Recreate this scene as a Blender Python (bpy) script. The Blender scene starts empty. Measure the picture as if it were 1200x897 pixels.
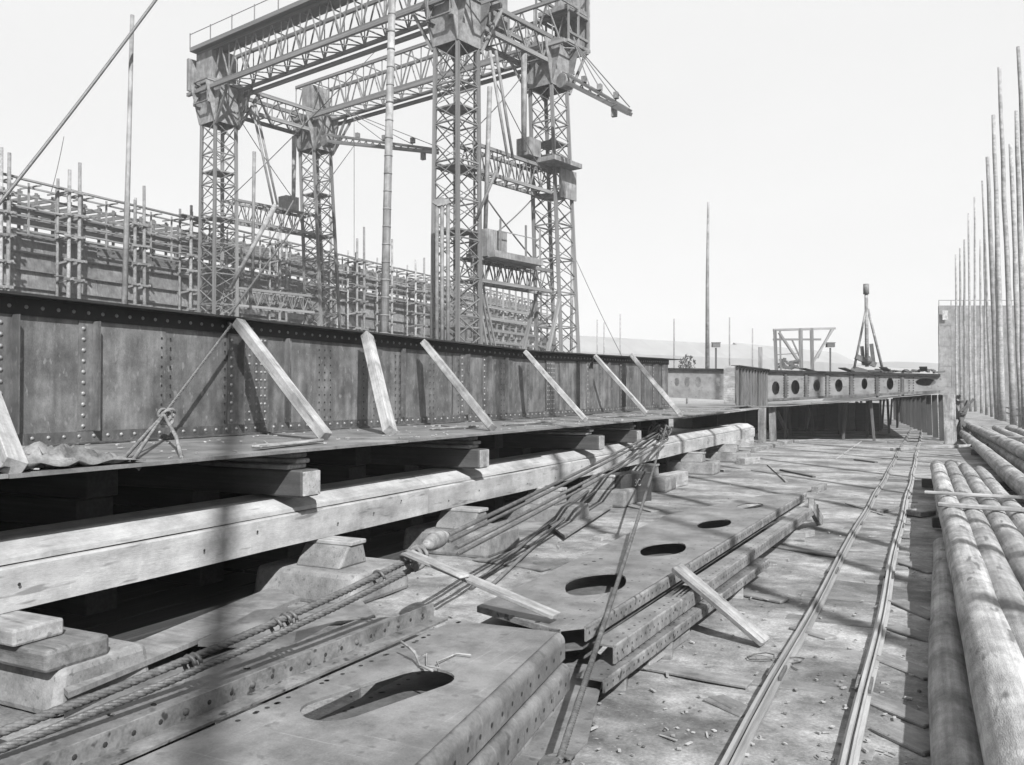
import bpy, bmesh, math, random
from mathutils import Vector, Matrix, noise
R = math.radians
rnd = random.Random(11)
scn = bpy.context.scene
COL = scn.collection
# ------------------------------------------------------------------ camera
EYE = Vector((0, 0, 2.2)); F = 1000.0
YAW = math.atan(490 / F); PIT = math.atan(14.5 / F)
fwd0 = Vector((-math.sin(YAW), math.cos(YAW), 0)); RIGHT = Vector((math.cos(YAW), math.sin(YAW), 0))
FWD = (fwd0 * math.cos(PIT) + Vector((0, 0, 1)) * math.sin(PIT)).normalized(); UP = RIGHT.cross(FWD)
cd = bpy.data.cameras.new('camera'); cd.sensor_width = 36; cd.lens = 36 * F / 1200
cd.clip_start = 0.05; cd.clip_end = 6000
cam = bpy.data.objects.new('camera', cd); COL.objects.link(cam)
cam.matrix_world = Matrix.Translation(EYE) @ Matrix((RIGHT, UP, -FWD)).transposed().to_4x4()
scn.camera = cam
# ------------------------------------------------------------------ sky and sun
AZ, EL = R(45), R(40)                     # the light travels 45 deg left of the slip's axis
LDIR = Vector((-math.sin(AZ) * math.cos(EL), math.cos(AZ) * math.cos(EL), -math.sin(EL)))
w = bpy.data.worlds.new('World'); scn.world = w; w.use_nodes = True
nt = w.node_tree; nt.nodes.clear()
out = nt.nodes.new('ShaderNodeOutputWorld'); bg = nt.nodes.new('ShaderNodeBackground')
sky = nt.nodes.new('ShaderNodeTexSky'); sky.sky_type = 'NISHITA'; sky.sun_disc = False
sky.sun_elevation = EL
sky.sun_rotation = math.atan2(-LDIR.x, -LDIR.y)
sky.air_density = 1.0; sky.dust_density = 2.5; sky.ozone_density = 1.0
sep = nt.nodes.new('ShaderNodeSeparateColor')
nt.links.new(sky.outputs[0], sep.inputs[0])
# thin even cloud: the plate sees only blue light, and the cloud evens the sky out
mr = nt.nodes.new('ShaderNodeMapRange'); mr.inputs['From Min'].default_value = 0; mr.inputs['From Max'].default_value = 20
mr.inputs['To Min'].default_value = 8.0; mr.inputs['To Max'].default_value = 9.6
nt.links.new(sep.outputs[2], mr.inputs[0])
tc = nt.nodes.new('ShaderNodeTexCoord'); nz = nt.nodes.new('ShaderNodeTexNoise'); nz.inputs['Scale'].default_value = 2.2
nz.inputs['Detail'].default_value = 4
mp = nt.nodes.new('ShaderNodeMapping'); mp.inputs['Scale'].default_value = (1, 1, 3)
nt.links.new(tc.outputs['Generated'], mp.inputs[0]); nt.links.new(mp.outputs[0], nz.inputs['Vector'])
mr2 = nt.nodes.new('ShaderNodeMapRange'); mr2.inputs['To Min'].default_value = 0.95; mr2.inputs['To Max'].default_value = 1.05
nt.links.new(nz.outputs[0], mr2.inputs[0])
mu = nt.nodes.new('ShaderNodeMath'); mu.operation = 'MULTIPLY'
nt.links.new(mr.outputs[0], mu.inputs[0]); nt.links.new(mr2.outputs[0], mu.inputs[1])
nt.links.new(mu.outputs[0], bg.inputs[0]); bg.inputs[1].default_value = 0.054
nt.links.new(bg.outputs[0], out.inputs[0])
sl = bpy.data.lights.new('sun', 'SUN'); sl.energy = 5.0; sl.angle = R(0.6); sl.color = (1, 1, 1)
so = bpy.data.objects.new('sun', sl); COL.objects.link(so)
so.rotation_euler = LDIR.to_track_quat('-Z', 'Y').to_euler()
vs = scn.view_settings; vs.view_transform = 'Standard'; vs.look = 'None'; vs.exposure = 0.98; vs.gamma = 1
scn.render.engine = 'CYCLES'

# ------------------------------------------------------------------ pixel helpers (photo pixels -> places)
def ray(px, py): return FWD + RIGHT * ((px - 600) / F) + UP * ((448.5 - py) / F)
def G(px, py, z=0.0):
    d = ray(px, py); return EYE + d * ((z - EYE.z) / d.z)
def V(px, py, x):
    d = ray(px, py); return EYE + d * ((x - EYE.x) / d.x)
def VY(px, py, y):
    d = ray(px, py); return EYE + d * (y / d.y)
def D(px, py, depth):
    d = ray(px, py); return EYE + d * depth
def YK(px, x):          # y where the plane x=const crosses a picture column
    return V(px, 463, x).y
# ------------------------------------------------------------------ materials
def mat(name, lo, hi, scale=3.0, stretch=(1, 1, 1), rough=0.8, bump=0.25, detail=8, spots=0.0, spotcol=0.5,
        spotscale=20, metal=0.0, rand=0.25, world=False, ring=0.0, streak=0.0, fine=60, grime=0.0, scratch=0.0):
    lo *= .64; hi *= .68; spotcol *= .66
    m = bpy.data.materials.new(name); m.use_nodes = True; n = m.node_tree.nodes; l = m.node_tree.links
    b = n['Principled BSDF']; b.inputs['Roughness'].default_value = rough; b.inputs['Metallic'].default_value = metal
    t = n.new('ShaderNodeTexCoord'); oi = n.new('ShaderNodeObjectInfo')
    mpn = n.new('ShaderNodeMapping'); mpn.inputs['Scale'].default_value = stretch
    if world:
        ge = n.new('ShaderNodeNewGeometry'); l.new(ge.outputs['Position'], mpn.inputs[0])
    else:
        va = n.new('ShaderNodeVectorMath'); va.operation = 'ADD'
        ml = n.new('ShaderNodeMath'); ml.operation = 'MULTIPLY'; ml.inputs[1].default_value = 37.0
        l.new(oi.outputs['Random'], ml.inputs[0]); l.new(t.outputs['Object'], va.inputs[0]); l.new(ml.outputs[0], va.inputs[1])
        l.new(va.outputs[0], mpn.inputs[0])
    a = n.new('ShaderNodeTexNoise'); a.inputs['Scale'].default_value = scale; a.inputs['Detail'].default_value = detail
    a.inputs['Roughness'].default_value = 0.65; l.new(mpn.outputs[0], a.inputs['Vector'])
    f = n.new('ShaderNodeTexNoise'); f.inputs['Scale'].default_value = fine; f.inputs['Detail'].default_value = 3
    l.new(mpn.outputs[0], f.inputs['Vector'])
    mx = n.new('ShaderNodeMath'); mx.operation = 'MULTIPLY_ADD'; mx.inputs[1].default_value = 0.3
    l.new(f.outputs[0], mx.inputs[0]); l.new(a.outputs[0], mx.inputs[2])
    cr = n.new('ShaderNodeMapRange'); cr.inputs['From Min'].default_value = 0.42; cr.inputs['From Max'].default_value = 0.88
    cr.inputs['To Min'].default_value = lo; cr.inputs['To Max'].default_value = hi
    l.new(mx.outputs[0], cr.inputs[0]); last = cr.outputs[0]
    if ring or streak:
        s = n.new('ShaderNodeTexNoise'); s.inputs['Scale'].default_value = 1.0; s.inputs['Detail'].default_value = 5
        mp2 = n.new('ShaderNodeMapping')
        mp2.inputs['Scale'].default_value = (0.6, 28, 28) if ring else (9, 9, 0.7)
        l.new(mpn.inputs[0].links[0].from_socket, mp2.inputs[0]); l.new(mp2.outputs[0], s.inputs['Vector'])
        r2 = n.new('ShaderNodeMapRange'); r2.inputs['From Min'].default_value = 0.35; r2.inputs['From Max'].default_value = 0.68
        k = ring or streak; r2.inputs['To Min'].default_value = 1 - k; r2.inputs['To Max'].default_value = 1 + k
        l.new(s.outputs[0], r2.inputs[0])
        q = n.new('ShaderNodeMath'); q.operation = 'MULTIPLY'; l.new(last, q.inputs[0]); l.new(r2.outputs[0], q.inputs[1]); last = q.outputs[0]
    if rand:
        r3 = n.new('ShaderNodeMapRange'); r3.inputs['To Min'].default_value = 1 - rand; r3.inputs['To Max'].default_value = 1 + rand
        l.new(oi.outputs['Random'], r3.inputs[0])
        q = n.new('ShaderNodeMath'); q.operation = 'MULTIPLY'; l.new(last, q.inputs[0]); l.new(r3.outputs[0], q.inputs[1]); last = q.outputs[0]
    if grime:
        s = n.new('ShaderNodeTexNoise'); s.inputs['Scale'].default_value = 1.9; s.inputs['Detail'].default_value = 9; s.inputs['Roughness'].default_value = .72
        mp5 = n.new('ShaderNodeMapping'); mp5.inputs['Location'].default_value = (3, 7, 5); l.new(mpn.inputs[0].links[0].from_socket, mp5.inputs[0]); l.new(mp5.outputs[0], s.inputs['Vector'])
        r5 = n.new('ShaderNodeMapRange'); r5.inputs['From Min'].default_value = 0.36; r5.inputs['From Max'].default_value = 0.6
        r5.inputs['To Min'].default_value = 1 - grime; r5.inputs['To Max'].default_value = 1.12; l.new(s.outputs[0], r5.inputs[0])
        q = n.new('ShaderNodeMath'); q.operation = 'MULTIPLY'; l.new(last, q.inputs[0]); l.new(r5.outputs[0], q.inputs[1]); last = q.outputs[0]
    if scratch:
        for ax, rot in (((70, 1.2, 9), .5), ((1.5, 60, 9), -.35)):
            s = n.new('ShaderNodeTexNoise'); s.inputs['Scale'].default_value = 1.0; s.inputs['Detail'].default_value = 3
            mp6 = n.new('ShaderNodeMapping'); mp6.inputs['Scale'].default_value = ax; mp6.inputs['Rotation'].default_value = (0, 0, rot); l.new(mpn.inputs[0].links[0].from_socket, mp6.inputs[0]); l.new(mp6.outputs[0], s.inputs['Vector'])
            r6 = n.new('ShaderNodeMapRange'); r6.inputs['From Min'].default_value = 0.66; r6.inputs['From Max'].default_value = 0.72
            r6.inputs['To Min'].default_value = 1; r6.inputs['To Max'].default_value = 1 + scratch; l.new(s.outputs[0], r6.inputs[0])
            q = n.new('ShaderNodeMath'); q.operation = 'MULTIPLY'; l.new(last, q.inputs[0]); l.new(r6.outputs[0], q.inputs[1]); last = q.outputs[0]
    if spots:
        s = n.new('ShaderNodeTexNoise'); s.inputs['Scale'].default_value = spotscale; s.inputs['Detail'].default_value = 2
        l.new(mpn.outputs[0], s.inputs['Vector'])
        r4 = n.new('ShaderNodeMapRange'); r4.inputs['From Min'].default_value = 0.62; r4.inputs['From Max'].default_value = 0.70
        r4.inputs['To Max'].default_value = spots; l.new(s.outputs[0], r4.inputs[0])
        mi = n.new('ShaderNodeMix'); mi.data_type = 'FLOAT'; l.new(r4.outputs[0], mi.inputs[0]); l.new(last, mi.inputs[2])
        mi.inputs[3].default_value = spotcol; last = mi.outputs[0]
    l.new(last, b.inputs['Base Color'])
    bp = n.new('ShaderNodeBump'); bp.inputs['Strength'].default_value = bump; bp.inputs['Distance'].default_value = 0.02
    l.new(mx.outputs[0], bp.inputs['Height']); l.new(bp.outputs[0], b.inputs['Normal'])
    return m
M = {}
M['wood'] = mat('weathered_timber', .14, .38, 2.0, (.5, 3, 3), ring=.22, spots=.6, spotcol=.05, spotscale=9, grime=.5, bump=.4)
M['woodlight'] = mat('pale_sawn_timber', .24, .50, 2.0, (.4, 3, 3), ring=.14, rand=.15, spots=.6, spotcol=.08, spotscale=7, grime=.5, bump=.35)
M['beam'] = mat('long_baulk_timber', .27, .50, 1.3, (.35, 2.2, 2.2), ring=.2, rand=.1, spots=.45, spotcol=.13, spotscale=6)
M['darkwood'] = mat('shade_dark_timber', .018, .05, 2.0, (.5, 3, 3), ring=.3)  # near-black tone puts the shade under keel and frames into the colour
M['web'] = mat('mill_scale_plate', .055, .22, 2.6, (1, 1, .5), rough=.6, streak=.22, spots=.7, spotcol=.24, spotscale=15, bump=.2, rand=.15, grime=.5, fine=90)
M['flange'] = mat('black_painted_angle_iron', .006, .022, 3, rough=.85, bump=.1, spots=.3, spotcol=.05, rand=0)
M['stiff'] = mat('stiffener_iron', .06, .16, 4, (1, 1, .5), rough=.6, bump=.1, streak=.3, spots=.4, spotcol=.25, grime=.4)
M['rivet'] = mat('rivet_iron', .14, .30, 12, rough=.38, bump=.1, rand=0)
M['plate'] = mat('dusty_steel_plate', .11, .28, 2.4, rough=.5, bump=.2, spots=.45, spotcol=.05, spotscale=12, rand=.06, grime=.4, scratch=.35, fine=90)
M['platedark'] = mat('scaled_steel_plate', .09, .25, 2.6, rough=.5, bump=.2, spots=.5, spotcol=.03, spotscale=13, rand=.08, grime=.42, scratch=.4)
M['edge'] = mat('mottled_flange_steel', .08, .30, 6, rough=.7, bump=.35, spots=.9, spotcol=.02, spotscale=14, rand=.08, grime=.4)
M['hole'] = mat('rivet_hole_shadowed_iron', .008, .02, 5, rand=0)
M['gantry'] = mat('haze_grey_lattice_steel', .13, .28, 3, rough=.7, bump=.05, rand=.3, grime=.4)  # grey made lighter so the colour carries the distance haze
M['gantryplate'] = mat('grey_gusset_plate', .16, .32, .8, rough=.7, bump=.05, streak=.25, rand=.1, grime=.4)
M['hull'] = mat('ship_shell_plate', .10, .24, .5, (1, .5, 1), rough=.7, bump=.05, streak=.2, rand=.14, grime=.45)
M['stage'] = mat('grey_staging_timber', .14, .34, 2.0, (.5, 2, 2), ring=.15, rand=.35, grime=.4)
M['spar'] = mat('bare_spar_pine', .19, .42, 2.0, (.5, 2, 2), ring=.2, rand=.22, spots=.5, spotcol=.1, spotscale=5, grime=.4)
M['log'] = mat('peeled_log_pine', .20, .5, 2.4, (.6, 2.5, 2.5), ring=.2, rand=.18, spots=.75, spotcol=.07, spotscale=4, bump=.6, grime=.5)
M['rope'] = mat('hemp_rope', .12, .3, 12, rough=.9, bump=.5, rand=.1, grime=.5)
M['wire'] = mat('greased_wire_rope', .05, .15, 14, rough=.5, bump=.4, rand=.1)
M['canvas'] = mat('pale_canvas', .14, .42, 5, rough=.95, bump=.4, spots=.5, spotcol=.05, grime=.6)
M['wireg'] = mat('dry_wire_rope', .05, .17, 14, rough=.7, bump=.4, rand=.1, grime=.5)
M['iron'] = mat('rusty_iron', .05, .14, 8, rough=.7, bump=.3)
M['rail'] = mat('worn_rail_steel', .22, .4, 5, (3, .3, 3), rough=.5, bump=.1, world=True)
M['bedded'] = mat('trodden_bedded_timber', .15, .3, 2.5, (1, 2, 2), ring=.12, rand=.15, spots=.4, spotcol=.1, grime=.5)
M['shadebaulk'] = mat('shade_toned_dark_baulk', .05, .12, 2.5, (.5, 2, 2), ring=.2)  # darkened so the baulk sides carry shade in their colour
M['stone'] = mat('worn_concrete_grey', .15, .32, 3, rough=.9, bump=.5, spots=.6, spotcol=.08, rand=.1, grime=.5)
M['shed'] = mat('corrugated_shed_sheet', .22, .3, .1, rough=.9, bump=.02, rand=.05)
M['leaf'] = mat('pale_leaf', .07, .13, 5)
M['hill'] = mat('far_hillside', .2, .3, .01, world=True, rand=0)

# ground: packed dirt, sawdust and trodden timber
def ground_mat():
    m = bpy.data.materials.new('packed_slip_floor'); m.use_nodes = True; n = m.node_tree.nodes; l = m.node_tree.links
    b = n['Principled BSDF']; b.inputs['Roughness'].default_value = .92
    g = n.new('ShaderNodeNewGeometry')
    def noi(sc, det, st=(1, 1, 1), rg=.6):
        mp_ = n.new('ShaderNodeMapping'); mp_.inputs['Scale'].default_value = st; l.new(g.outputs['Position'], mp_.inputs[0])
        t_ = n.new('ShaderNodeTexNoise'); t_.inputs['Scale'].default_value = sc; t_.inputs['Detail'].default_value = det
        t_.inputs['Roughness'].default_value = rg; l.new(mp_.outputs[0], t_.inputs['Vector']); return t_.outputs[0]
    def mrg(s, a, b_, c, d):
        r = n.new('ShaderNodeMapRange'); r.inputs['From Min'].default_value = a; r.inputs['From Max'].default_value = b_
        r.inputs['To Min'].default_value = c; r.inputs['To Max'].default_value = d; l.new(s, r.inputs[0]); return r.outputs[0]
    def mth(op, a, c):
        r = n.new('ShaderNodeMath'); r.operation = op; l.new(a, r.inputs[0])
        if isinstance(c, float): r.inputs[1].default_value = c
        else: l.new(c, r.inputs[1])
        return r.outputs[0]
    big = noi(.7, 6, (.8, 1.15, 1)); mid = noi(4.5, 8, (1, 1, 1), .7); fin = noi(45, 4); chip = noi(24, 2, (1, 2.2, 1))
    base = mrg(big, .38, .62, .075, .235)
    c1 = mth('MULTIPLY', base, mrg(mid, .32, .68, .5, 1.4)); c2 = mth('MULTIPLY', c1, mrg(fin, .3, .7, .72, 1.25))
    ch = mrg(chip, .69, .74, 0, .4); mi = n.new('ShaderNodeMix'); mi.data_type = 'FLOAT'; l.new(ch, mi.inputs[0]); l.new(c2, mi.inputs[2])
    mi.inputs[3].default_value = .52
    dk = mrg(noi(17, 3, (1.3, 1, 1)), .68, .74, 0, .7); mi2 = n.new('ShaderNodeMix'); mi2.data_type = 'FLOAT'; l.new(dk, mi2.inputs[0]); l.new(mi.outputs[0], mi2.inputs[2])
    mi2.inputs[3].default_value = .05
    l.new(mi2.outputs[0], b.inputs['Base Color'])
    h = mth('ADD', mid, mth('MULTIPLY', fin, .35))
    bp = n.new('ShaderNodeBump'); bp.inputs['Strength'].default_value = .4; bp.inputs['Distance'].default_value = .02
    l.new(h, bp.inputs['Height']); l.new(bp.outputs[0], b.inputs['Normal'])
    return m
M['ground'] = ground_mat()
# ------------------------------------------------------------------ object helpers
def tag(o, label=None, cat=None, group=None, kind=None):
    if label: o['label'] = label
    if cat: o['category'] = cat
    if group: o['group'] = group
    if kind: o['kind'] = kind
    return o
def thing(name, loc, label, cat, group=None):
    o = bpy.data.objects.new(name, None); o.location = Vector(loc); o.empty_display_size = .2; COL.objects.link(o)
    return tag(o, label, cat, group)
def rootloc(p):
    v = Vector((0, 0, 0))
    while p is not None: v += p.location if p.type == 'EMPTY' else Vector((0, 0, 0)); p = p.parent
    return v
def link(name, me, mw, parent=None):      # mw: world matrix; roots are never rotated
    o = bpy.data.objects.new(name, me); COL.objects.link(o)
    if parent is not None:
        o.parent = parent
        pm = parent['_w'] if '_w' in parent else None
        pw = WM.get(parent.name, Matrix.Translation(parent.location))
        o.matrix_local = pw.inverted() @ mw
    else: o.matrix_world = mw
    WM[o.name] = mw
    return o
WM = {}
def frame(p0, p1, up=Vector((0, 0, 1))):
    x = (p1 - p0).normalized()
    if abs(x.dot(up)) > .98: up = Vector((0, 1, 0)) if abs(x.y) < .9 else Vector((1, 0, 0))
    y = up.cross(x).normalized(); z = x.cross(y)
    return Matrix((x, y, z)).transposed()
_cache = {}
def boxmesh(l, w_, h, m, bev=0.0, rough=0.0, key=0):
    k = (round(l, 2), round(w_, 3), round(h, 3), m.name, round(bev, 4), rough, key)
    if k in _cache: return _cache[k]
    bm = bmesh.new(); bmesh.ops.create_cube(bm, size=1)
    for v in bm.verts: v.co = Vector((v.co.x * l, v.co.y * w_, v.co.z * h))
    if rough:
        n = max(2, min(24, int(l / .35)))
        ed = [e for e in bm.edges if abs((e.verts[0].co - e.verts[1].co).x) > l * .9]
        bmesh.ops.subdivide_edges(bm, edges=ed, cuts=n, use_grid_fill=False)
        sd = rnd.random() * 100
        for v in bm.verts:
            q = noise.noise_vector(Vector((v.co.x * 1.3 + sd, v.co.y * 4, v.co.z * 4))); v.co += Vector((q.x * .5, q.y, q.z)) * rough
    if bev:
        bmesh.ops.bevel(bm, geom=[e for e in bm.edges if e.calc_face_angle(0) > .7], offset=bev, segments=1, affect='EDGES')
    me = bpy.data.meshes.new('timber'); bm.to_mesh(me); bm.free(); me.materials.append(m); _cache[k] = me; return me
_unit = {}
def unitbox(m):
    if m.name not in _unit: 
        bm = bmesh.new(); bmesh.ops.create_cube(bm, size=1); me = bpy.data.meshes.new('bar'); bm.to_mesh(me); bm.free(); me.materials.append(m); _unit[m.name] = me
    return _unit[m.name]
def bar(name, p0, p1, w_, h, m, parent=None, up=Vector((0, 0, 1))):   # light shared bar, scaled
    p0 = Vector(p0); p1 = Vector(p1); l = (p1 - p0).length
    mw = Matrix.Translation((p0 + p1) / 2) @ frame(p0, p1, up).to_4x4() @ Matrix.Diagonal((l, w_, h, 1))
    return link(name, unitbox(m), mw, parent)
def timber(name, p0, p1, w_, h, m, parent=None, up=Vector((0, 0, 1)), bev=.012, rough=.006):
    p0 = Vector(p0); p1 = Vector(p1); l = (p1 - p0).length
    me = boxmesh(l, w_, h, m, bev, rough, rnd.randint(0, 2))
    return link(name, me, Matrix.Translation((p0 + p1) / 2) @ frame(p0, p1, up).to_4x4(), parent)
class MB:
    def __init__(s): s.v = []; s.f = []; s.smooth = set()
    def box(s, mw):
        b = len(s.v)
        for x in (-.5, .5):
            for y in (-.5, .5):
                for z in (-.5, .5): s.v.append(mw @ Vector((x, y, z)))
        for q in ((0, 1, 3, 2), (4, 6, 7, 5), (0, 4, 5, 1), (2, 3, 7, 6), (0, 2, 6, 4), (1, 5, 7, 3)): s.f.append([b + i for i in q])
    def aabb(s, a, c):
        a = Vector(a); c = Vector(c); d = c - a
        s.box(Matrix.Translation((a + c) / 2) @ Matrix.Diagonal((d.x, d.y, d.z, 1)))
    def bar(s, p0, p1, w_, h, up=Vector((0, 0, 1))):
        p0 = Vector(p0); p1 = Vector(p1)
        s.box(Matrix.Translation((p0 + p1) / 2) @ frame(p0, p1, up).to_4x4() @ Matrix.Diagonal(((p1 - p0).length, w_, h, 1)))
    def tube(s, pts, r, n=8, r2=None, caps=True):
        pts = [Vector(p) for p in pts]; b = len(s.v); N = len(pts); fr = None
        for i, p in enumerate(pts):
            t = (pts[min(i + 1, N - 1)] - pts[max(i - 1, 0)]).normalized()
            if fr is None: fr = frame(Vector((0, 0, 0)), t).col[1].copy()
            fr = (fr - t * fr.dot(t)).normalized(); q = t.cross(fr)
            rr = r if r2 is None else r + (r2 - r) * i / (N - 1)
            for k in range(n):
                a = 2 * math.pi * k / n; s.v.append(p + fr * (math.cos(a) * rr) + q * (math.sin(a) * rr))
        for i in range(N - 1):
            for k in range(n):
                s.smooth.add(len(s.f)); s.f.append([b + i * n + k, b + i * n + (k + 1) % n, b + (i + 1) * n + (k + 1) % n, b + (i + 1) * n + k])
        if caps: s.f.append([b + k for k in range(n)][::-1]); s.f.append([b + (N - 1) * n + k for k in range(n)])
    def dome(s, p, nrm, r, n=7, hgt=.75):
        nrm = nrm.normalized(); m_ = frame(Vector((0, 0, 0)), nrm); a1 = m_.col[1]; a2 = m_.col[2]; b = len(s.v)
        for rr, h in ((1, 0), (.8, .5), (.35, .85)):
            for k in range(n):
                a = 2 * math.pi * k / n; s.v.append(p + (a1 * math.cos(a) + a2 * math.sin(a)) * r * rr + nrm * (h * r * hgt))
        s.v.append(p + nrm * r * hgt)
        for j in range(2):
            for k in range(n):
                s.smooth.add(len(s.f)); s.f.append([b + j * n + k, b + j * n + (k + 1) % n, b + (j + 1) * n + (k + 1) % n, b + (j + 1) * n + k])
        for k in range(n): s.smooth.add(len(s.f)); s.f.append([b + 2 * n + k, b + 2 * n + (k + 1) % n, b + 3 * n])
    def disc(s, p, nrm, r, n=8):
        m_ = frame(Vector((0, 0, 0)), nrm.normalized()); b = len(s.v)
        for k in range(n): a = 2 * math.pi * k / n; s.v.append(p + (m_.col[1] * math.cos(a) + m_.col[2] * math.sin(a)) * r)
        s.f.append([b + k for k in range(n)])
    def build(s, name, m, parent=None, org=None):
        if parent is not None: org = WM.get(parent.name, Matrix.Translation(parent.location)).translation
        if org is None: org = sum(s.v, Vector()) / len(s.v); org.z = min(v.z for v in s.v)
        org = Vector(org)
        # parent's matrix may be rotated: link() handles it with a world matrix
        me = bpy.data.meshes.new(name); me.from_pydata([tuple(v - org) for v in s.v], [], s.f)
        for i, p in enumerate(me.polygons): p.use_smooth = i in s.smooth
        me.materials.append(m); me.update()
        o = link(name, me, Matrix.Translation(org), parent)
        if name in ('rivets', 'rivet_row', 'hole_row', 'bolt_hole', 'scrap_heap', 'plate_litter', 'crown'): o['kind'] = 'stuff'
        return o
def rope_strands(mb, pts, r, pitch=None, strands=3, n=5):
    pts = [Vector(p) for p in pts]; pitch = pitch or r * 9
    seg = []; tot = 0
    for a, b_ in zip(pts, pts[1:]):
        L = (b_ - a).length; k = max(1, int(L / (pitch / 7)))
        for i in range(k): seg.append((a.lerp(b_, i / k), tot + L * i / k, (b_ - a).normalized()))
        tot += L
    seg.append((pts[-1], tot, (pts[-1] - pts[-2]).normalized()))
    for s_ in range(strands):
        P = []
        for p, d, t in seg:
            m_ = frame(Vector((0, 0, 0)), t); a = 2 * math.pi * (d / pitch + s_ / strands)
            P.append(p + (m_.col[1] * math.cos(a) + m_.col[2] * math.sin(a)) * r * .5)
        mb.tube(P, r * .56, n)
def sag(a, b, s, n=12):
    a = Vector(a); b = Vector(b); return [a.lerp(b, i / n) - Vector((0, 0, s * 4 * (i / n) * (1 - i / n))) for i in range(n + 1)]
def plate_mesh(name, outer, holes, th, m, parent=None):      # outer/holes: world points on one level
    bm = bmesh.new(); z = outer[0].z; org = sum(outer, Vector()) / len(outer)
    for lp in [outer] + holes:
        vs_ = [bm.verts.new(p - org) for p in lp]
        for i in range(len(vs_)): bm.edges.new((vs_[i], vs_[(i + 1) % len(vs_)]))
    bmesh.ops.triangle_fill(bm, use_beauty=True, use_dissolve=False, edges=bm.edges[:], normal=(0, 0, 1))
    r = bmesh.ops.extrude_face_region(bm, geom=bm.faces[:])
    for e in r['geom']:
        if isinstance(e, bmesh.types.BMVert): e.co.z -= th
    bmesh.ops.recalc_face_normals(bm, faces=bm.faces[:])
    me = bpy.data.meshes.new(name); bm.to_mesh(me); bm.free(); me.materials.append(m)
    return link(name, me, Matrix.Translation(org), parent)
def pxoval(cx, cy, rx, ry, z, skew=0.0, n=20, pw=2.0):
    o = []
    for k in range(n):
        a = 2 * math.pi * k / n; c, s_ = math.cos(a), math.sin(a)
        x = math.copysign(abs(c) ** (2 / pw), c) * rx; y = math.copysign(abs(s_) ** (2 / pw), s_) * ry
        o.append(G(cx + x, cy + y - skew * x, z))
    return o
# ================================================================== SETTING
def build_ground():
    def axis(lo, hi, step, outs_lo, outs_hi):
        a = list(outs_lo); x = lo
        while x < hi: a.append(x); x += step
        return a + [hi] + list(outs_hi)
    xs = axis(-9, 5, .14, (-3000, -1200, -500, -200, -100, -60, -30, -20, -14, -11), (6, 8, 11, 16, 25, 45, 90, 200, 500, 1200, 3000))
    ys = axis(1, 22, .14, (-300, -60, -20, -8, -3, -1), (24, 26, 28, 31, 34, 38, 43, 50, 60, 80, 110, 160, 240, 400, 800, 1500, 4500))
    V_ = []; F_ = []
    for y in ys:
        for x in xs:
            z = 0
            if -9 <= x <= 5 and 1 <= y <= 22:
                e = min(1, (x + 9) / 2, (5 - x) / 2, (22 - y) / 3)
                z = (noise.noise(Vector((x * 1.1, y * 1.1, 0))) * .025 + noise.noise(Vector((x * 4, y * 4, 3))) * .012) * e
            V_.append((x, y, z))
    W = len(xs)
    for j in range(len(ys) - 1):
        for i in range(W - 1): F_.append((j * W + i, j * W + i + 1, (j + 1) * W + i + 1, (j + 1) * W + i))
    me = bpy.data.meshes.new('ground'); me.from_pydata(V_, [], F_); me.materials.append(M['ground'])
    for p in me.polygons: p.use_smooth = True
    return tag(link('ground', me, Matrix()), kind='structure')
ground = build_ground()
# planks bedded flush in the slip floor
for (x0, y0, x1, y1, wd) in ((735, 776, 880, 802, .2), (835, 818, 880, 838, .2),
                         (1010, 815, 1095, 850, .2), (1030, 770, 1095, 795, .22), (1035, 850, 1100, 880, .26), (1050, 705, 1098, 726, .2), (1045, 735, 1098, 752, .18),
                         (930, 735, 975, 748, .16), (1060, 660, 1096, 672, .2), (850, 692, 920, 705, .2), (560, 655, 640, 668, .22), (905, 640, 985, 652, .18)):
    a = G(x0, y0, .012); b = G(x1, y1, .012)
    timber('plank', a, b, wd, .03, M['bedded'], ground, bev=.008, rough=.01)
# chips and dirt
def chips():
    mb = MB()
    for i in range(480):
        px = rnd.uniform(380, 1110); py = 520 + 380 * rnd.random() ** 1.3
        p = G(px, py, .02)
        if p.x < -6 or p.x > 1: continue
        l = rnd.uniform(.015, .06) * (3.2 if rnd.random() < .1 else 1); a = rnd.uniform(0, 6.28)
        q = Vector((math.cos(a), math.sin(a), rnd.uniform(-.1, .1))) * l / 2
        mb.bar(p - q, p + q, rnd.uniform(.008, .025), rnd.uniform(.003, .012))
    tag(mb.build('wood_chips', M['woodlight'], None, (0, 0, 0)), 'pale wood chips and shavings strewn over the slip floor', 'wood chips', kind='stuff')
    mb = MB()
    for i in range(260):
        p = G(rnd.uniform(300, 1110), 520 + 380 * rnd.random() ** 1.3, .015)
        if p.x < -6 or p.x > 1: continue
        r = rnd.uniform(.006, .018); mb.dome(p, Vector((rnd.uniform(-.3, .3), rnd.uniform(-.3, .3), 1)), r, 5)
    tag(mb.build('clods', M['iron'], None, (0, 0, 0)), 'small dark clods and rivet scrap scattered on the dirt', 'scrap', kind='stuff')
chips()
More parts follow.
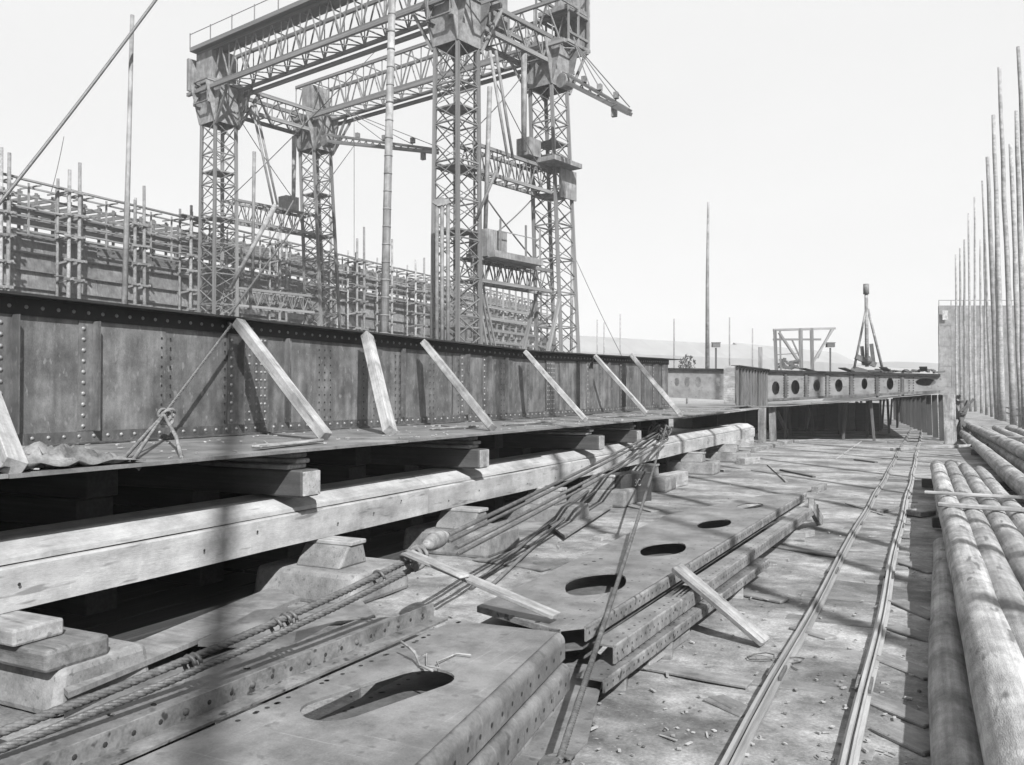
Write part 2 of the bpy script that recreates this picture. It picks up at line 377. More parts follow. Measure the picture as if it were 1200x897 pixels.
# hills and far town
mb = MB(); rr = random.Random(3)
prev = None
for k in range(60):
    px = 560 + k * 14; base = D(px, 463, 1500); h = 55 + 26 * noise.noise(Vector((px * .006, 1.7, 0))) * 1.5 + (px - 560) * .02
    cur = (Vector((base.x, base.y, 0)), Vector((base.x, base.y, h)), Vector((base.x + RIGHT.x * 10 - RIGHT.y * 400, base.y + 600, 0)))
    if prev:
        b = len(mb.v); mb.v += [prev[0], cur[0], cur[1], prev[1], prev[2], cur[2]]
        mb.f += [[b, b + 1, b + 2, b + 3], [b + 3, b + 2, b + 5, b + 4]]
    prev = cur
tag(mb.build('hills', M['hill'], None, (0, 0, 0)), kind='structure')

def shed(px0, px1, y0, y1, depth, label, bays, cat='shed'):
    a = D(px0, 463, depth); b = D(px1, 463, depth * 1.15); a.z = b.z = 0
    t = thing('long_shed', a, label, cat)
    za = EYE.z + (463 - y0) * depth / F; zb = EYE.z + (463 - y1) * depth * 1.15 / F
    d = (b - a); nrm = Vector((-d.y, d.x, 0)).normalized()
    for i in range(bays):
        s0 = a + d * (i / bays); s1 = a + d * ((i + 1) / bays - .0003); z0 = za + (zb - za) * i / bays; z1 = za + (zb - za) * (i + 1) / bays
        m_ = MB(); e0, e1 = z0 * .72, z1 * .72
        m_.v = [s0, s1, s1 + Vector((0, 0, e1)), s0 + Vector((0, 0, e0)), s0 + nrm * 12 + Vector((0, 0, z0)), s1 + nrm * 12 + Vector((0, 0, z1)), s0 + nrm * 24, s1 + nrm * 24]
        full = m_.v; m_.v = full[:4]; m_.f = [[0, 1, 2, 3]]; m_.build('wall', M['shed'], t)
        m_.v = full[2:]; m_.f = [[1, 0, 3, 2], [2, 3, 5, 4]]; m_.build('roof', M['shed'], t)
shed(655, 905, 388, 403, 270, 'long pale shed behind the far end of the lattice crane', 9)
shed(890, 1010, 400, 412, 330, 'lower pale shed in the mist behind the timber trestle', 5)
shed(1040, 1115, 428, 432, 300, 'low pale shed in the distance left of the tall plated tank', 3)
# ================================================================== NARROW TRACK
def track():
    t = thing('narrow_gauge_track', (-.8, 5, 0), 'narrow steel track running down the slip floor to the far frames', 'rail track')
    for cx in (-1.08, -.45):
        mb = MB(); y0, y1 = .5, 62; N = 70
        for (xa, xb, za, zb) in ((cx - .055, cx + .055, .0, .022), (cx - .028, cx - .004, .022, .078), (cx + .014, cx + .028, .022, .06)):
            ring = []
            for i in range(N + 1):
                y = y0 + (y1 - y0) * i / N; wob = .012 * math.sin(y * .9 + cx) + .01 * math.sin(y * .31); zz = .008 * math.sin(y * 1.3)
                b = len(mb.v); mb.v += [Vector((xa + wob, y, za + zz)), Vector((xb + wob, y, za + zz)), Vector((xb + wob, y, zb + zz)), Vector((xa + wob, y, zb + zz))]
                if i:
                    for k in range(4): mb.f.append([b - 4 + k, b - 4 + (k + 1) % 4, b + (k + 1) % 4, b + k])
            
        mb.build('rail', M['rail'], t)
    for i in range(34):
        y = 1.5 + i * 1.05; x = rnd.uniform(-.03, .04)
        timber('sleeper', (-1.3 + x, y, -.012), (-.3 + x * 2, y + rnd.uniform(-.04, .04), -.013), .2, .035, M['bedded'], t, bev=.006, rough=.008)
    for i in range(8):
        y = 2.6 + i * 4.3
        for cx in (-1.08, -.45):
            mb = MB(); mb.aabb((cx - .06, y - .16, .028), (cx - .034, y + .16, .062)); mb.aabb((cx + .032, y - .16, .028), (cx + .05, y + .16, .058))
            for s_ in (-.1, .1): mb.dome(Vector((cx - .048, y + s_, .06)), Vector((0, 0, 1)), .016)
            mb.build('joint_plate', M['iron'], t)
track()
# ================================================================== KEEL GIRDER
XW = -8.8; ZB = 1.64; XP = -5.9; XF = -7.7
YE = YK(783, XW)
def ztop(y): return 3.25 + max(0, y - 19) * .022
def zbot(y): return ZB + max(0, y - 19) * .006
keel = thing('keel_girder', (XW, 2.0, ZB), 'long dark riveted keel girder raised on blocks, braced by slanting timbers', 'keel girder')
rv = MB(); rvd = MB(); XN = Vector((1, 0, 0))
# web plates
edges = [1.0, YK(-160, XW), YK(193, XW), YK(295, XW), YK(447, XW), YK(530, XW), YK(600, XW), YK(655, XW), YK(712, XW), YE]
def warp(y): return 0.0 if y < 19 else -.0 + .05 * math.sin((y - 19) * 1.1)
for i, (a, b) in enumerate(zip(edges, edges[1:])):
    mb = MB(); off = (.0, .014)[i % 2]; N = 10
    for j in range(N):
        y0 = a + (b - a) * j / N; y1 = a + (b - a) * (j + 1) / N
        f0 = len(mb.v)
        for (y, z) in ((y0, zbot(y0)), (y1, zbot(y1)), (y1, ztop(y1)), (y0, ztop(y0))):
            mb.v.append(Vector((XW + off + .006 * noise.noise(Vector((y * .7, z, 1))), y, z)))
        for (y, z) in ((y0, zbot(y0)), (y1, zbot(y1)), (y1, ztop(y1)), (y0, ztop(y0))): mb.v.append(Vector((XW - .02 + off, y, z)))
        mb.f += [[f0, f0 + 1, f0 + 2, f0 + 3], [f0 + 7, f0 + 6, f0 + 5, f0 + 4]]
        if j == N - 1: mb.f.append([f0 + 1, f0 + 5, f0 + 6, f0 + 2])
    mb.build('web_plate', M['web'], keel)
def seg_strip(mbx, y0, y1, fn, N=16):
    for j in range(N):
        a = y0 + (y1 - y0) * j / N; b = y0 + (y1 - y0) * (j + 1) / N
        s0 = fn(a); s1 = fn(b); k = len(s0); v0 = len(mbx.v); mbx.v += s0 + s1
        for i in range(k): mbx.f.append([v0 + i, v0 + (i + 1) % k, v0 + k + (i + 1) % k, v0 + k + i])
        if j == 0: mbx.f.append([v0 + i for i in range(k)][::-1])
        if j == N - 1: mbx.f.append([v0 + k + i for i in range(k)])
mb = MB()
YT = YK(794, XW)
seg_strip(mb, 1.0, YT, lambda y: [Vector((XW - .26, y, ztop(y))), Vector((XW + .22, y, ztop(y))), Vector((XW + .22, y, ztop(y) + .03)), Vector((XW - .26, y, ztop(y) + .022))])
mb.build('top_plate', M['flange'], keel)
for s_ in (1, -1):
    mb = MB(); seg_strip(mb, 1.0, YE, lambda y: [Vector((XW + s_ * .016, y, ztop(y) - .19)), Vector((XW + s_ * .034, y, ztop(y) - .19)), Vector((XW + s_ * .034, y, ztop(y) - .004)), Vector((XW + s_ * .016, y, ztop(y) - .004))])
    mb.build('top_angle', M['flange'], keel)
mb = MB(); seg_strip(mb, 1.0, YE, lambda y: [Vector((XW + .016, y, zbot(y) + .002)), Vector((XW + .034, y, zbot(y) + .002)), Vector((XW + .034, y, zbot(y) + .14)), Vector((XW + .016, y, zbot(y) + .14))])
seg_strip(mb, 1.0, YE, lambda y: [Vector((XW + .034, y, zbot(y) + .002)), Vector((XW + .18, y, zbot(y) + .002)), Vector((XW + .18, y, zbot(y) + .02)), Vector((XW + .034, y, zbot(y) + .02))])
mb.build('bottom_angle', M['stiff'], keel)
# keel plates, dusty, in lengths
ky = [1.0, 3.9, 9.1, 13.7, 18.2, 23.0, 26.4, 29.9, 33.8, 40.9]
for i, (a, b) in enumerate(zip(ky, ky[1:])):
    mb = MB(); z = ZB - (.004 if i % 2 else 0) + max(0, a - 19) * .006; mb.aabb((-13.9, a, z - .035), ((XP if b < 30 else XP - .8 if b < 34 else -7.3) + rnd.uniform(-.03, .03), b - .006, z - .003)); mb.build('keel_plate', M['plate'], keel)
y = 1.4
while y < YE:
    rv.dome(Vector((XW + .034, y, ztop(y) - .10)), XN, .024 if y < 14 else .028); 
    rv.dome(Vector((XW + .034, y + .08, zbot(y) + .085)), XN, .024)
    if y < 16: rv.dome(Vector((XW + .14, y, ztop(y) + .022)), Vector((0, 0, 1)), .022)
    y += .19 if y < 14 else .24
rv.build('rivet_row', M['rivet'], keel)['kind'] = 'stuff'
def column(px, kind):
    y = YK(px, XW)
    if kind == 'S':     # angle stiffener, rivetted leg on the left, standing leg on the right
        m_ = MB(); m_.aabb((XW + .016, y - .09, zbot(y) + .145), (XW + .032, y + .09, ztop(y) - .194)); m_.aabb((XW + .016, y + .09, zbot(y) + .145), (XW + .15, y + .107, ztop(y) - .194))
        o = m_.build('stiffener', M['stiff'], keel); r_ = MB(); z = zbot(y) + .2
        while z < ztop(y) - .22: r_.dome(Vector((XW + .032, y - .03, z)), XN, .027); z += .125
        r_.build('rivets', M['rivet'], o)
    if kind == 'B':     # butt strap
        m_ = MB(); m_.aabb((XW + .016, y - .27, zbot(y) + .145), (XW + .034, y + .27, ztop(y) - .194)); o = m_.build('butt_strap', M['stiff'], keel)
        r_ = MB(); 
        for c in (-.2, -.1, 0.04, .14, .22):
            z = zbot(y) + .2
            while z < ztop(y) - .22: r_.dome(Vector((XW + .034, y + c, z)), XN, .022, 6); z += .115
        r_.build('rivets', M['rivet'], o)
    if kind in 'HD':     # lines of holes, dark discs carrying the shade inside them
        m_ = MB()
        for c in ((-.07, .07) if kind == 'D' else (0,)):
            z = zbot(y) + .2
            while z < ztop(y) - .24: m_.disc(Vector((XW + .0225, y + c, z)), XN, .016); z += .12
        m_.build('hole_row', M['hole'], keel)
    if kind == 'L':     # leg seen edge-on
        m_ = MB(); m_.aabb((XW + .016, y - .05, zbot(y) + .145), (XW + .11, y - .035, ztop(y) - .194)); m_.aabb((XW + .016, y - .035, zbot(y) + .145), (XW + .03, y + .09, ztop(y) - .194))
        o = m_.build('stiffener', M['stiff'], keel); r_ = MB(); z = zbot(y) + .2
        while z < ztop(y) - .22: r_.dome(Vector((XW + .03, y + .04, z)), XN, .018, 6); z += .13
        r_.build('rivets', M['rivet'], o)
for px, k in ((-60, 'S'), (1, 'S'), (98, 'S'), (193, 'D'), (262, 'H'), (271, 'S'), (296, 'B'), (335, 'L'), (376, 'D'), (386, 'H'), (425, 'H'), (437, 'H'), (465, 'D'), (471, 'L'), (505, 'D'),
              (536, 'H'), (541, 'S'), (567, 'S'), (588, 'D'), (592, 'L'), (618, 'H'), (644, 'B'), (676, 'L'), (688, 'S'), (703, 'H'), (712, 'L'), (727, 'S'), (741, 'H'), (752, 'L'), (765, 'S'), (776, 'S')): column(px, k)
# slanting timber braces
descr = ['first', 'second', 'third', 'fourth', 'fifth', 'sixth', 'seventh', 'eighth', 'ninth', 'tenth', 'eleventh', 'twelfth', 'thirteenth', 'fourteenth', 'fifteenth', 'sixteenth', 'seventeenth', 'eighteenth', 'nineteenth']
braces = [(-60, 348, 20, 548, .14, 'broad pale timber brace at the left edge, foot beside the canvas heap'),
          (279, 378, 382, 512, .13, 'pale timber brace leaning on the girder where the rope crosses its top'),
          (430, 394, 457, 506, .15, 'steep broad pale timber brace in the middle of the girder'),
          (497, 402, 577, 502, .12, 'slender pale timber brace standing right of the steep broad one'),
          (616, 413, 686, 492, .11, 'timber brace leaning on the girder below the right crane tower'),
          (697, 417, 757, 484, .10, 'thin timber brace, last but one before the far end of the girder'),
          (740, 417, 797, 486, .13, 'timber brace at the far end of the girder above the lashing')]
for (x0, y0, x1, y1, s_, lb) in braces:
    a = V(x0, y0, XW + .28); b = G(x1, y1, ZB + .04)
    b.x = min(b.x, XP - .02)
    o = timber('timber_brace', a, b, s_ * 1.15, s_, M['woodlight'], None, up=Vector((1, 0, .5)), bev=.008, rough=.008)
    tag(o, lb, 'timber brace', 'slanting braces against the keel girder')
# debris on keel plate
def keel_debris():
    mb = MB()
    for i in range(330):
        y = rnd.uniform(3, 30); x = rnd.uniform(XW + .2, XP - .05); p = Vector((x, y, zbot(y) + .01)); a = rnd.uniform(0, 6.3); l = rnd.uniform(.015, .07)
        q = Vector((math.cos(a), math.sin(a), rnd.uniform(-.15, .15))) * l / 2; mb.bar(p - q, p + q, rnd.uniform(.008, .03), rnd.uniform(.004, .015))
    tag(mb.build('plate_litter', M['woodlight'], None, (-7, 10, 1.56)), 'pale chips and shavings littering the ledge of the keel girder', 'litter', kind='stuff')
keel_debris()
for (x0, y0, x1, y1, wd, lb) in ((300, 524, 375, 516, .12, 'thin board lying on the keel ledge under the first brace foot'), (590, 498, 650, 494, .1, 'narrow board lying on the girder ledge by the fourth brace'),
                           (505, 503, 560, 500, .08, 'dark lath on the girder ledge right of the steep brace'), (708, 489, 756, 487, .1, 'board on the far ledge of the girder')):
    a = G(x0, y0, ZB + .03); b = G(x1, y1, ZB + .03); tag(timber('loose_board', a, b, wd, .035, M['wood']), lb, 'board')
# canvas heap
def canvas():
    bm = bmesh.new(); nx, ny = 46, 22; a = G(-60, 545, ZB); u = Vector((0, 1, 0)); 
    P = {}
    for i in range(nx):
        for j in range(ny):
            s_, t_ = i / (nx - 1), j / (ny - 1); y = 3.55 + s_ * 1.55; x = XP - .03 - t_ * (.75 - .3 * s_) + .05 * noise.noise(Vector((s_ * 4, 0, t_)))
            env = (math.sin(math.pi * min(1, s_ * 1.0 + .05)) ** .5) * math.sin(math.pi * min(1, max(0, t_ * .9 + .08)))
            q = noise.noise(Vector((s_ * 5 + t_ * 3, t_ * 5, 2))); q2 = noise.noise(Vector((s_ * 13, t_ * 9, 7)))
            z = ZB + .015 + env * (.03 + .15 * (1 - abs(q) * 3) + .05 * q2)
            P[i, j] = bm.verts.new((x + .03 * q2, y, max(ZB + .006, z)))
    for i in range(nx - 1):
        for j in range(ny - 1): bm.faces.new((P[i, j], P[i + 1, j], P[i + 1, j + 1], P[i, j + 1])).smooth = True
    me = bpy.data.meshes.new('canvas_sheet'); bm.to_mesh(me); bm.free(); me.materials.append(M['canvas'])
    o = link('canvas_sheet', me, Matrix()); md = o.modifiers.new('s', 'SOLIDIFY'); md.thickness = .006
    tag(o, 'crumpled pale canvas sheet heaped on the ledge at the left end of the girder', 'canvas sheet')
canvas()
# sling and rope from the girder to the crane
def sling():
    k = V(192, 486, XW + .35); top = V(271, 381, XW + .3)
    mb = MB(); rope_strands(mb, [k, top, Vector((XW - .3, top.y + .5, top.z + .12)), D(415, 171, 58)], .02)
    tag(mb.build('hauling_rope', M['wire'], None), 'dark rope from the knot on the girder up to the left crane jib', 'rope')
    mb = MB(); f1 = G(143, 540, ZB + .0); f2 = G(155, 541, ZB); f3 = G(213, 537, ZB)
    rope_strands(mb, [k, k.lerp(f1, .5) + Vector((.02, 0, .02)), f1, f1 + Vector((0, .08, -.06))], .018)
    rope_strands(mb, [k, f2, f2 + Vector((.02, .06, -.07))], .018); rope_strands(mb, [k, k.lerp(f3, .6) + Vector((0, .04, 0)), f3], .02)
    for i in range(5):
        c = k + Vector((rnd.uniform(-.03, .03), rnd.uniform(-.06, .06), rnd.uniform(-.07, .05))); 
        mb.tube([c + Vector((.02 * math.sin(a * 2 + i), .09 * math.cos(a), .07 * math.sin(a) + .02 * math.cos(a + i))) for a in [q * .52 for q in range(13)]], .018, 6)
    tag(mb.build('knotted_sling', M['rope'], None), 'knotted three-legged rope sling hanging against the dark girder web', 'rope sling')
sling()
# ================================================================== TIMBER BAULK, BLOCKS
XB = -6.1
def profile_beam(name, y0, y1, label):
    t = thing(name, (XB, y0, .6), label, 'timber beam')
    cuts = [y0, 9.9, 20.8, y1]; prof = [(XB - .6, .6), (XB, .6), (XB, .915), (XB - .02, .93), (XB - .06, .932), (XB - .6, .94)]; prof2 = [(XB - .6, .944), (XB - .045, .944), (XB - .05, .985), (XB - .27, 1.095), (XB - .6, 1.105)]
    for i, (a, b) in enumerate(zip(cuts, cuts[1:])):
        mb = MB(); ox = rnd.uniform(-.012, .012)
        def fn(y, ox=ox):
            q = noise.noise(Vector((y * .5, 0, i))) * .012
            return [Vector((x + ox + q * (1 if z > .7 else .5), y, z + q)) for x, z in prof]
        seg_strip(mb, a, b - .008, fn, 30)
        mb.build('baulk', M['beamy'], t)
        mb = MB(); prof_ = prof; 
        def fn2(y, ox=ox):
            q = noise.noise(Vector((y * .5, 4, i))) * .006
            return [Vector((x + ox + q, y, z + q * .3)) for x, z in prof2]
        seg_strip(mb, a, b - .004, fn2, 30); mb.build('upper_baulk', M['beamlight'], t)
    return t
M['beamy'] = mat('long_baulk_timber_lengthwise', .24, .50, 1.6, (2.2, .35, 2.2), rand=.08, spots=.6, spotcol=.08, spotscale=6, bump=.35, grime=.3, scratch=.15)
M['beamlight'] = mat('upper_baulk_lit_tone', .27, .52, 1.6, (2.2, .35, 2.2), rand=.05, spots=.5, spotcol=.12, spotscale=4.5, bump=.3, grime=.3, scratch=.12)  # lighter tone puts the brighter shading of the chamfer into the colour
beam = profile_beam('ground_way_beam', 1.2, YK(884, XB), 'long chamfered pale timber beam running under the keel girder')
bolt = MB()
for y in (3.6, 4.1, 5.9, 6.6, 7.9, 8.6, 9.2, 10.4, 11.3, 13, 14.2, 15.5, 17): bolt.disc(Vector((XB + .004 + .012, y, .78 + rnd.uniform(-.1, .08))), XN, .014)
bolt.build('bolt_hole', M['hole'], beam)
def trap(mb, c, l, w0, w1, z0, z1, yoff=0):   # tapered block
    b = len(mb.v)
    for (w_, z) in ((w0, z0), (w1, z1)):
        for sx, sy in ((-1, -1), (1, -1), (1, 1), (-1, 1)): mb.v.append(Vector((c[0] + sx * l / 2, c[1] + sy * w_ / 2 + (yoff if z == z1 else 0), z)))
    mb.f += [[b + 3, b + 2, b + 1, b], [b + 4, b + 5, b + 6, b + 7]] + [[b + i, b + (i + 1) % 4, b + 4 + (i + 1) % 4, b + 4 + i] for i in range(4)]
def bevelled(o, wd=.02):
    md = o.modifiers.new('b', 'BEVEL'); md.width = wd; md.segments = 2; return o
supports = [(36, 'stacked block support at the lower left corner under the long beam'), (412, 'broad block support with a tapered timber wedge left of the lashed ropes'), (560, 'block support behind the lashed ropes under the long beam'),
            (655, 'third visible block support under the beam, beyond the ropes'), (716, 'block support under the beam left of the taut tarred line'), (766, 'timber block under the beam just right of the lashing'), (822, 'low block support at the far stretch of the long beam'), (862, 'last block support near the end of the long beam')]
for i, (px, lb) in enumerate(supports):
    y = YK(px, -5.75)
    if i == 0: y = 4.25
    t = thing('beam_support', (-5.8, y, 0), lb, 'support block', 'block supports under the long beam')
    w_ = 1.0 if i in (1, 2) else .75
    mb = MB(); trap(mb, (-6.0, y), 1.35, w_ * 1.1, w_ * .95, 0.0, .33); bevelled(mb.build('base_block', M['stone'], t), .05)
    if i != 0:
        mb = MB(); trap(mb, (-5.98, y - .05), .6, .5, .27, .332, .55, .05); bevelled(mb.build('wedge_block', M['stone'], t), .02)
        mb = MB(); mb.aabb((-6.35, y - .12, .552), (-5.66, y + .16, .598)); bevelled(mb.build('cap_board', M['woodlight'], t), .01)
    else:
        mb = MB(); mb.aabb((-6.4, y - .45, .315), (-5.35, y + .05, .47)); bevelled(mb.build('wedge_block', M['wood'], t), .03)
        mb = MB(); mb.aabb((-6.3, y - .5, .474), (-5.62, y - .12, .595)); bevelled(mb.build('cap_board', M['woodlight'], t), .02)
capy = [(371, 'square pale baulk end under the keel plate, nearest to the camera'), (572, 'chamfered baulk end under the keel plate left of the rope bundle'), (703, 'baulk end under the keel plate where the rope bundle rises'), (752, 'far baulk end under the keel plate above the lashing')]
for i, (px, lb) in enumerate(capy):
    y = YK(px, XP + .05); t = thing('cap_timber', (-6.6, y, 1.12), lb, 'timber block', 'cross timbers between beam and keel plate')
    timber('baulk', (-9.6, y, 1.262), (XP - .02 + (.1 if i == 2 else 0), y, 1.262), .30, .285, M['shadebaulk'], t, bev=.02); xe = XP - .02 + (.1 if i == 2 else 0); bevelled(timber('lit_end_slab', (xe - .004, y, 1.262), (xe + .018, y, 1.262), .27, .255, M['woodlight'], t, bev=.0, rough=0), .006)  # dark sides paint the shade, pale slab paints the sunlit end
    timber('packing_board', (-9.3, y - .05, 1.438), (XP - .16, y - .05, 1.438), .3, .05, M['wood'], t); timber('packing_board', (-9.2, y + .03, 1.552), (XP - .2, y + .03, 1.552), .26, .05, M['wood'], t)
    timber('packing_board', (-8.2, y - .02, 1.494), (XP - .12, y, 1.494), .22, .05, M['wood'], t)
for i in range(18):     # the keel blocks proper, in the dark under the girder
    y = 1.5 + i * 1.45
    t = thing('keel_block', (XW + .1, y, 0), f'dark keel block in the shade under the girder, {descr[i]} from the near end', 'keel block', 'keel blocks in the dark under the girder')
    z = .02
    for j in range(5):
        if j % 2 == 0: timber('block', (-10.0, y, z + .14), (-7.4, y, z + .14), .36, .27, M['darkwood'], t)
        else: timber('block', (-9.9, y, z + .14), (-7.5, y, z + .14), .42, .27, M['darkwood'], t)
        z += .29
for k in range(7):  # dark planks added to cut the light bouncing up under the keel
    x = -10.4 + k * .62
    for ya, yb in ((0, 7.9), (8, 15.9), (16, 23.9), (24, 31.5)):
        timber('added_dark_plank', (x, ya, .02), (x, yb, .02), .6, .05, M['darkwood'], ground, rough=.004)
# baulks added behind the keel blocks to shut out the light
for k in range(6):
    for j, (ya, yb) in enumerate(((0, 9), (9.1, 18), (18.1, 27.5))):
        o = timber('blocker_baulk', (-10.9 + (k % 2) * .05, ya, .13 + k * .25), (-10.9 + (k % 2) * .05, yb, .13 + k * .25), .3, .24, M['darkwood'])
        tag(o, f'dark baulk in the light-blocking stack added behind the keel blocks, {("near", "middle", "far")[j]} length, {descr[k]} layer from the ground', 'timber baulk', 'added baulks blocking light behind the keel blocks')
mk = bpy.data.curves.new('chalk', 'FONT'); mk.body = '3C'; mk.size = .2; mk.extrude = .001
# ================================================================== ROPE BUNDLE, LASHING
A0 = G(770, 508, 1.22); KN = G(482, 655, .80); E0 = G(-40, 880, .32)
t = thing('lashed_rope_bundle', (KN.x, KN.y, 0), 'heavy twin rope tackle stretched from the beam end to the lower left corner', 'rope tackle')
for i, (s0, s1, rr_) in enumerate((((0, 0, .05), (.0, .12, .06), .03), ((.06, 0, .0), (.04, .07, .01), .026), ((.25, -.1, -.1), (.10, .10, -.05), .028), ((.3, -.1, -.17), (.14, .06, -.10), .024))):
    mb = MB(); a = A0 + Vector(s0); b = KN + Vector(s1) + (A0 - KN) * .045; rope_strands(mb, sag(a, b, .03, 6), rr_ * .8, pitch=.14, strands=4) if i % 2 else mb.tube(sag(a, b, .03, 8), rr_ * .8, 8); mb.build('rope', M['wireg'] if i % 2 == 0 else M['wire'], t)
for (o0, o1, rr_, m_) in (((0, 0, .0), (0, 0, .03), .03, 'wireg'), ((.05, -.04, -.07), (.05, 0, -.04), .028, 'wire')):
    mb = MB(); rope_strands(mb, sag(KN + Vector(o0), E0 + Vector(o1), .05, 8), rr_ * .95, pitch=.2, strands=4); mb.build('rope', M[m_], t)
dirk = (E0 - KN).normalized()
for kk, rad in ((.37, .05), (.385, .053), (.41, .05), (.11, .055), (.60, .05), (.612, .052)):
    mb = MB(); c = KN.lerp(E0, kk) - Vector((0, 0, .03 + .15 * kk * (1 - kk))); fr_ = frame(Vector((0, 0, 0)), dirk)
    mb.tube([c + fr_.col[1] * math.cos(a) * rad + fr_.col[2] * math.sin(a) * rad * 1.1 + fr_.col[0] * .02 * math.sin(a * .5) for a in [q * .45 for q in range(15)]], .014, 6); mb.build('lashing_turn', M['wire'], t); mb = MB()
for i in range(9):
    mb = MB(); c = KN + (A0 - KN).normalized() * (.035 * i - .1) + Vector((.03, 0, 0)); rad = .075 + .015 * math.sin(i * 2)
    fr_ = frame(Vector((0, 0, 0)), dirk)
    mb.tube([c + fr_.col[1] * math.cos(a) * rad + fr_.col[2] * math.sin(a) * rad + fr_.col[0] * .05 * math.sin(a + i) for a in [q * .45 for q in range(15)]], .018, 6); mb.build('lashing_turn', M['rope'], t)
mb = MB()   # wooden thimble block in the knot
c = KN + (A0 - KN).normalized() * .55 + Vector((0, 0, .05)); fr_ = frame(KN, A0)
ps = [c + fr_.col[0] * (-.27 + .54 * k / 10) for k in range(11)]; mb.tube(ps, .1, 14)
for k in range(11):
    rr_ = .078 * math.sqrt(max(.03, 1 - ((k - 5) / 5) ** 2)) / .1
    for q in range(14): v = mb.v[k * 14 + q]; mb.v[k * 14 + q] = ps[k] + (v - ps[k]) * rr_
mb.build('pulley_block', M['wood'], t)
mb = MB()
for i in range(10):
    mb = MB(); c = A0 + Vector((rnd.uniform(-.1, .3), rnd.uniform(-.5, .5), rnd.uniform(-.05, .12))); rad = rnd.uniform(.1, .2)
    mb.tube([c + Vector((math.cos(a) * rad, math.sin(a) * rad * .5, math.sin(a + i) * rad)) for a in [q * .45 for q in range(15)]], .02, 6); mb.build('lashing_turn', M['wire'], t)
# taut line from lashing to the foreground
mb = MB(); g0 = G(655, 893, .40)
rope_strands(mb, sag(A0 + Vector((.3, -.2, .22)), g0, .06, 10), .02, pitch=.13, strands=4)
tag(mb.build('taut_line', M['wireg'], None), 'single taut rope slanting from the beam lashing to the ground in the foreground', 'rope')
st_ = G(652, 893, .40); o = timber('anchor_stake', Vector((st_.x, st_.y, -.05)), Vector((st_.x - .03, st_.y - .03, .42)), .09, .09, M['shadebaulk'], rough=.004); tag(o, 'short dark stake holding the near end of the taut rope', 'stake')
mb = MB()
for q_ in range(3): mb.tube([Vector((st_.x + .065 * math.cos(a), st_.y + .065 * math.sin(a), .36 + q_ * .022)) for a in [q * .5 for q in range(14)]], .012, 6)
tag(mb.build('rope_turns', M['wireg'], None), 'turns of rope round the dark stake in the foreground', 'rope')
for i in range(3):
    mb = MB(); c = G(660, 830 + i * 14, .03); rope_strands(mb, [c + Vector((.22 * math.cos(a) * (1 - i * .2), .13 * math.sin(a), .04 * math.sin(a * 2 + i) + .02)) for a in [q * .35 for q in range(18)]], .02)
    tag(mb.build('rope_loop', M['rope'], None), ('pale rope loop nearest the foot of the taut line', 'middle rope loop beside the foot of the taut line', 'rope loop at the very foot of the taut line')[2 - i], 'rope')
mb = MB(); c = G(884, 770, .02); pts = [c + Vector((.16 * math.cos(q * .7) + q * .025, .09 * math.sin(q * .9) , .012 + .01 * math.sin(q))) for q in range(12)] + [G(918, 776, .01), G(935, 785, .01)]
mb.tube(pts, .006, 5); tag(mb.build('wire_tangle', M['wire'], None), 'thin dark wire tangle on the ground left of the track', 'wire')
# white board by the knot
o = timber('measuring_board', G(478, 648, .9), G(652, 722, .56), .13, .03, M['woodlight'], None, bev=.004, rough=0)
tag(o, 'long pale board propped from the rope knot down onto the holed steel plate', 'board')
o = timber('loose_board', G(498, 655, .86), G(545, 677, .80), .10, .03, M['woodlight'], None); tag(o, 'short pale stick tied in at the rope knot', 'board')
# ================================================================== STEEL PLATES IN FRONT
def flange_strip(name, line, drop, th, m, parent, holes=0, rnd_corner=.0, step=.14, hr=.014, mid=.5):
    # line: world points along the plate edge; profile turns over and down, to the right of the line's direction
    mb = MB(); N = 24; tot = [line[0].lerp(line[-1], i / N) if len(line) == 2 else None for i in range(N + 1)]
    pts = tot if len(line) == 2 else line
    d = (pts[-1] - pts[0]).normalized(); outw = Vector((d.y, -d.x, 0))
    prof = [(0, 0)]
    if rnd_corner:
        for k in range(1, 6): a = k / 5 * math.pi / 2; prof.append((math.sin(a) * rnd_corner, -(1 - math.cos(a)) * rnd_corner))
    else: prof.append((.02, 0)); 
    ex = prof[-1][0]; prof.append((ex, -drop)); prof.append((ex - th, -drop)); prof.append((ex - th, -max(rnd_corner, th))); prof.append((0, -th))
    k = len(prof)
    for i, p in enumerate(pts):
        b = len(mb.v); mb.v += [p + outw * x + Vector((0, 0, z)) for x, z in prof]
        if i:
            for j in range(k):
                if j < (5 if rnd_corner else 0): mb.smooth.add(len(mb.f))
                mb.f.append([b - k + j, b - k + (j + 1) % k, b + (j + 1) % k, b + j])
    mb.f.append(list(range(k))); b = len(mb.v) - k; mb.f.append([b + j for j in range(k)][::-1])
    o = mb.build(name, m, parent)
    if holes:
        h = MB(); L = (pts[-1] - pts[0]).length; q = step / 2
        while q < L:
            for r_ in range(holes):
                z = -drop * (mid if holes == 1 else (.35 + .35 * r_)); h.disc(pts[0] + d * q + outw * (ex + .002) + Vector((0, 0, z)), outw, hr)
            q += step
        h.build('hole_row', M['hole'], o)
    return o
